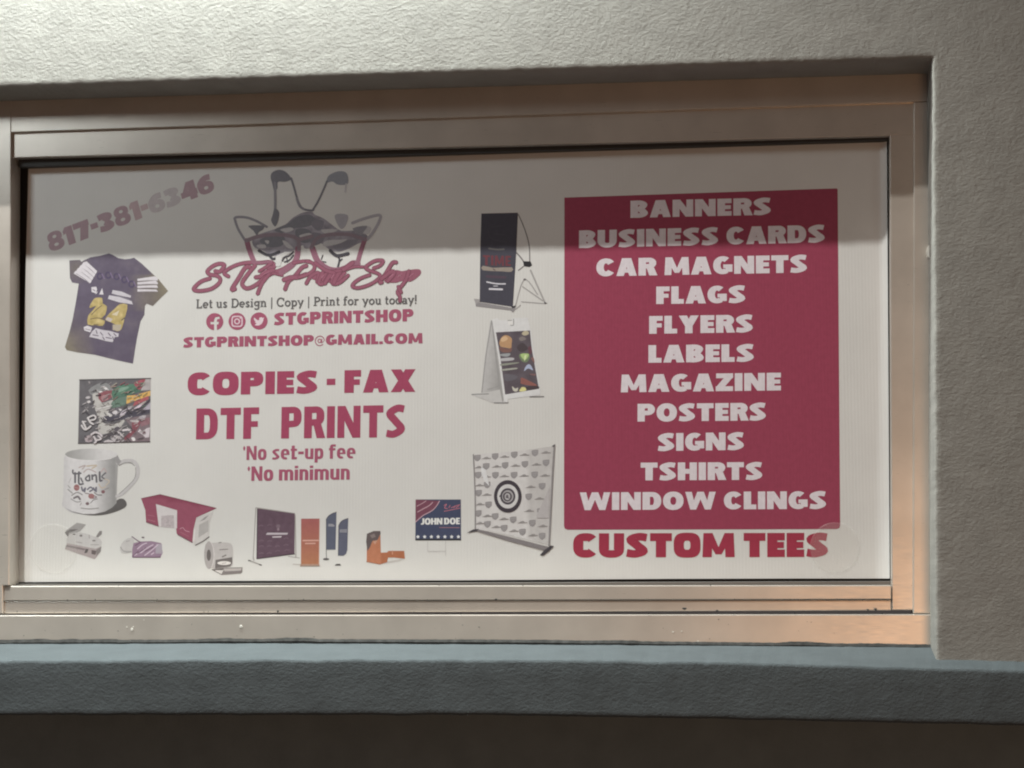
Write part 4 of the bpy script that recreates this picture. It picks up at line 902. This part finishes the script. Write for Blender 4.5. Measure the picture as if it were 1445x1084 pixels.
# ---- step-and-repeat wall, X banner, A-frame
p = Pic('printed_media_wall', 655, 615, 6.193, ref=(198, 193, 184), label='white media wall picture covered in grey emblems with a dark round badge')
p.poly([(75, 162), (300, 148), (520, 125), (775, 92), (760, 450), (738, 965), (715, 950), (400, 872), (100, 815), (85, 500)], lambda x, y: tuple(c + (9 if x < 560 else -6) + 5 * noise.noise(Vector((x * .01, y * .01, 2))) for c in (188, 182, 174)), grid=18)
SH = (140, 134, 130)
def shield(cx, cy, s_=1., c=SH):
    p.poly([(cx - 32 * s_, cy - 26 * s_), (cx - 10 * s_, cy - 31 * s_), (cx + 10 * s_, cy - 33 * s_), (cx + 34 * s_, cy - 32 * s_), (cx + 33 * s_, cy + 6 * s_), (cx + 18 * s_, cy + 24 * s_), (cx + 2 * s_, cy + 34 * s_), (cx - 20 * s_, cy + 24 * s_), (cx - 31 * s_, cy + 6 * s_)], c)
    p.lines([([(cx - 18, cy - 10), (cx + 18, cy - 14)], 7), ([(cx - 12, cy + 6), (cx + 14, cy + 2)], 6)], (152, 146, 142))
def car(cx, cy): p.poly([(cx - 46, cy + 9), (cx - 22, cy + 1), (cx - 6, cy - 9), (cx + 12, cy - 11), (cx + 24, cy - 2), (cx + 46, cy + 1), (cx + 44, cy + 6)], (138, 132, 127))
for x, y in ((115, 195), (270, 182), (437, 168), (618, 152), (192, 268), (357, 260), (530, 250), (715, 238), (122, 345), (272, 346), (435, 345), (615, 342), (200, 430), (680, 442), (125, 502), (563, 534), (212, 604), (665, 660), (122, 680), (270, 706), (427, 735), (594, 764), (202, 774), (348, 808), (508, 842), (680, 878)): shield(x, y, .88)
for x, y in ((190, 195), (350, 182), (525, 165), (712, 145), (282, 268), (445, 260), (628, 250), (125, 275), (190, 356), (348, 352), (520, 348), (703, 346), (130, 432), (578, 446), (195, 514), (655, 548), (135, 598), (565, 655), (200, 700), (345, 726), (505, 756), (685, 788), (135, 764), (278, 796), (432, 830), (600, 868)): car(x, y)
p.poly([(150, 270), (190, 300), (220, 440), (180, 400), (150, 330)], (206, 202, 196)); p.poly([(715, 520), (750, 440), (740, 720), (640, 720), (630, 700)], (172, 165, 159))
p.ell(381, 530, 121, 142, (64, 58, 62), 40); p.ell(381, 530, 92, 106, (196, 191, 184), 36); p.ell(381, 530, 66, 72, (68, 62, 66), 32); p.ell(381, 530, 50, 54, (160, 154, 150), 28); p.ell(378, 532, 40, 42, (80, 74, 76), 26); p.ell(378, 532, 24, 30, (176, 170, 165), 20); p.ell(376, 530, 12, 16, (96, 90, 90), 14)
p.lines([([(310, 530), (330, 505)], 9), ([(350, 480), (381, 468), (412, 482)], 9), ([(366, 540), (392, 545)], 7)], (72, 66, 70))
p.lines([([(80, 165), (95, 500), (97, 815)], 10), ([(788, 85), (768, 440), (742, 960)], 15)], (132, 126, 122)); p.poly([(765, 90), (797, 72), (788, 98)], (80, 76, 76)); p.poly([(95, 812), (400, 885), (735, 970), (735, 1006), (690, 1002), (380, 918), (100, 832)], (122, 115, 112)); p.poly([(20, 850), (80, 818), (130, 815), (110, 835)], (70, 66, 68)); p.poly([(660, 1045), (700, 1000), (755, 960), (785, 965), (740, 1010), (690, 1048)], (66, 62, 64)); p.done()
p = Pic('printed_x_banner', 660, 290, 6.99, ref=(206, 204, 197), label='tall dark banner picture on an X stand')
p.lines([([(500, 90), (560, 230), (605, 390), (612, 560)], 10), ([(475, 460), (520, 510), (555, 560)], 12), ([(500, 640), (555, 598)], 9)], (118, 114, 112)); p.lines([([(620, 640), (690, 800), (765, 965)], 16), ([(540, 800), (740, 940)], 11), ([(470, 990), (560, 730), (690, 880)], 10), ([(530, 950), (760, 968)], 9), ([(440, 1050), (520, 985)], 10)], (160, 157, 152)); p.poly([(545, 550), (620, 552), (635, 590), (610, 608), (555, 600)], (44, 44, 46)); p.poly([(750, 950), (788, 965), (760, 972)], (70, 68, 68)); p.ell(562, 730, 14, 10, (110, 106, 104), 10)
p.poly([(135, 80), (495, 72), (480, 440), (445, 1000), (118, 950), (124, 440)], (70, 69, 77)); p.poly([(75, 960), (115, 955), (440, 1010), (480, 990), (450, 1055), (420, 1035), (80, 995)], (140, 136, 134)); p.poly([(430, 1000), (475, 985), (465, 1008), (440, 1015)], (56, 54, 56)); p.poly([(60, 920), (115, 925), (115, 950), (80, 975)], (158, 154, 150))
p.text('TIME', (150, 590), (425, 598), 100, (108, 60, 66), v=.24, h=.18, gap=.12); p.poly([(150, 595), (250, 615), (435, 610), (430, 655), (340, 650), (150, 640)], (148, 138, 126), sm=2); p.lines([([(200, 590), (360, 600)], 8), ([(250, 625), (270, 640)], 8)], (84, 70, 72)); p.lines([([(210, 425), (290, 435), (355, 432)], 16)], (108, 106, 104)); p.lines([([(190, 700), (370, 710)], 26)], (82, 68, 78)); p.lines([([(190, 755), (280, 772), (370, 774)], 13), ([(255, 795), (295, 795)], 7), ([(215, 824), (340, 828)], 18)], (204, 202, 204)); p.lines([([(250, 210), (340, 200)], 10), ([(260, 280), (360, 290)], 12), ([(200, 250), (240, 330), (380, 360)], 14)], (74, 73, 80)); p.done()
p = Pic('printed_a_frame', 660, 440, 7.745, ref=(200, 198, 191), label='white A-frame pavement sign picture with a food menu')
p.poly([(40, 900), (150, 890), (360, 850), (450, 990), (300, 1000), (180, 960)], (186, 184, 178), sm=2); p.lines([([(45, 905), (230, 898)], 8), ([(290, 996), (440, 996)], 10), ([(680, 930), (830, 928)], 12)], (112, 110, 108))
p.poly([(250, 95), (280, 90), (355, 520), (400, 960), (380, 990), (350, 850), (150, 890), (190, 480)], lambda x, y: tuple(v - 26 * max(0, min(1, (x - 170 - (900 - y) * .13) / 160)) for v in (178, 176, 171)), grid=18); p.lines([([(262, 100), (200, 480), (155, 880)], 12), ([(270, 110), (300, 400), (350, 840)], 18), ([(220, 850), (350, 810)], 10)], (148, 146, 142))
p.poly([(265, 85), (330, 70), (345, 95), (430, 92), (440, 110), (500, 70), (655, 65), (690, 200), (735, 500), (795, 850), (790, 910), (440, 955), (430, 990), (395, 975), (330, 480)], (204, 203, 198)); p.poly([(440, 100), (490, 96), (490, 150), (440, 140)], (216, 215, 210)); p.lines([([(500, 80), (500, 145), (470, 148)], 9), ([(440, 95), (480, 95)], 8)], (140, 138, 134))
p.poly([(308, 225), (680, 205), (700, 400), (735, 600), (778, 842), (410, 905), (360, 520)], lambda x, y: tuple(c + 12 * noise.noise(Vector((x * .012, y * .012, 8))) for c in (90, 82, 86)), grid=22)
for q, c in (([(345, 340), (370, 280), (420, 255), (480, 290), (480, 350), (470, 400), (400, 390), (360, 380)], (176, 140, 104)), ([(360, 300), (410, 265), (440, 300), (380, 330)], (200, 168, 130)), ([(350, 385), (440, 410), (480, 390), (470, 440), (370, 440)], (120, 90, 82)), ([(590, 240), (620, 210), (660, 215), (665, 245), (620, 260)], (176, 166, 140)), ([(560, 290), (600, 270), (640, 300), (580, 320)], (124, 116, 112)), ([(540, 380), (600, 340), (660, 400), (600, 440), (550, 420)], (74, 66, 68)), ([(660, 390), (695, 380), (700, 450), (670, 460)], (100, 70, 76)), ([(560, 470), (620, 455), (680, 480), (650, 550), (590, 540)], (112, 124, 96)), ([(575, 465), (670, 462), (625, 530)], (164, 186, 122)), ([(620, 480), (645, 475), (620, 540)], (200, 210, 160)), ([(615, 650), (640, 590), (680, 575), (715, 640), (660, 620)], (164, 172, 190)), ([(585, 720), (640, 740), (755, 800), (720, 810), (590, 790), (580, 760)], (138, 92, 84)), ([(485, 815), (520, 840), (550, 830), (540, 870), (500, 865)], (190, 186, 170)), ([(565, 870), (590, 825), (630, 830), (636, 862)], (206, 200, 136)), ([(355, 465), (465, 455), (440, 490), (370, 485)], (150, 152, 150)), ([(368, 510), (495, 502), (495, 530), (370, 540)], (176, 174, 172)), ([(370, 570), (545, 552), (545, 565), (375, 590)], (140, 142, 128)), ([(380, 628), (530, 612), (530, 628), (385, 645)], (160, 160, 148)), ([(690, 510), (720, 500), (730, 560)], (128, 96, 90)), ([(670, 680), (740, 680), (730, 700)], (124, 96, 94)), ([(400, 680), (540, 700), (520, 740), (420, 760)], (100, 96, 100)), ([(640, 820), (760, 810), (775, 840), (660, 855)], (74, 64, 66))): p.poly(q, c, sm=3)
p.done()

# ---- clear round stickers
def sticker(cx, cy, r, label):
    bm = bmesh.new()
    c = [bm.verts.new(P(x, y, -.0024)) for x, y in ell(cx, cy, r, r * 1.02, n=48)]
    c2 = [bm.verts.new(P(x, y, -.0038)) for x, y in ell(cx, cy, r * .97, r * .99, n=48)]
    c3 = [bm.verts.new(P(x, y, -.0032)) for x, y in ell(cx, cy, r * .90, r * .92, n=48)]
    for a, b_ in ((c, c2), (c2, c3)):
        for i in range(48): bm.faces.new((a[i], a[(i + 1) % 48], b_[(i + 1) % 48], b_[i]))
    bm.faces.new(c3)
    bmesh.ops.recalc_face_normals(bm, faces=bm.faces)
    me = bpy.data.meshes.new('clear_sticker'); bm.to_mesh(me); bm.free()
    link('clear_sticker', me, M['clear'], sign)['label'] = label
sticker(75, 774, 34, 'faint clear round sticker in the lower left corner')
sticker(1178, 773, 35, 'clear round sticker over the last letter of the heading in the lower right corner')
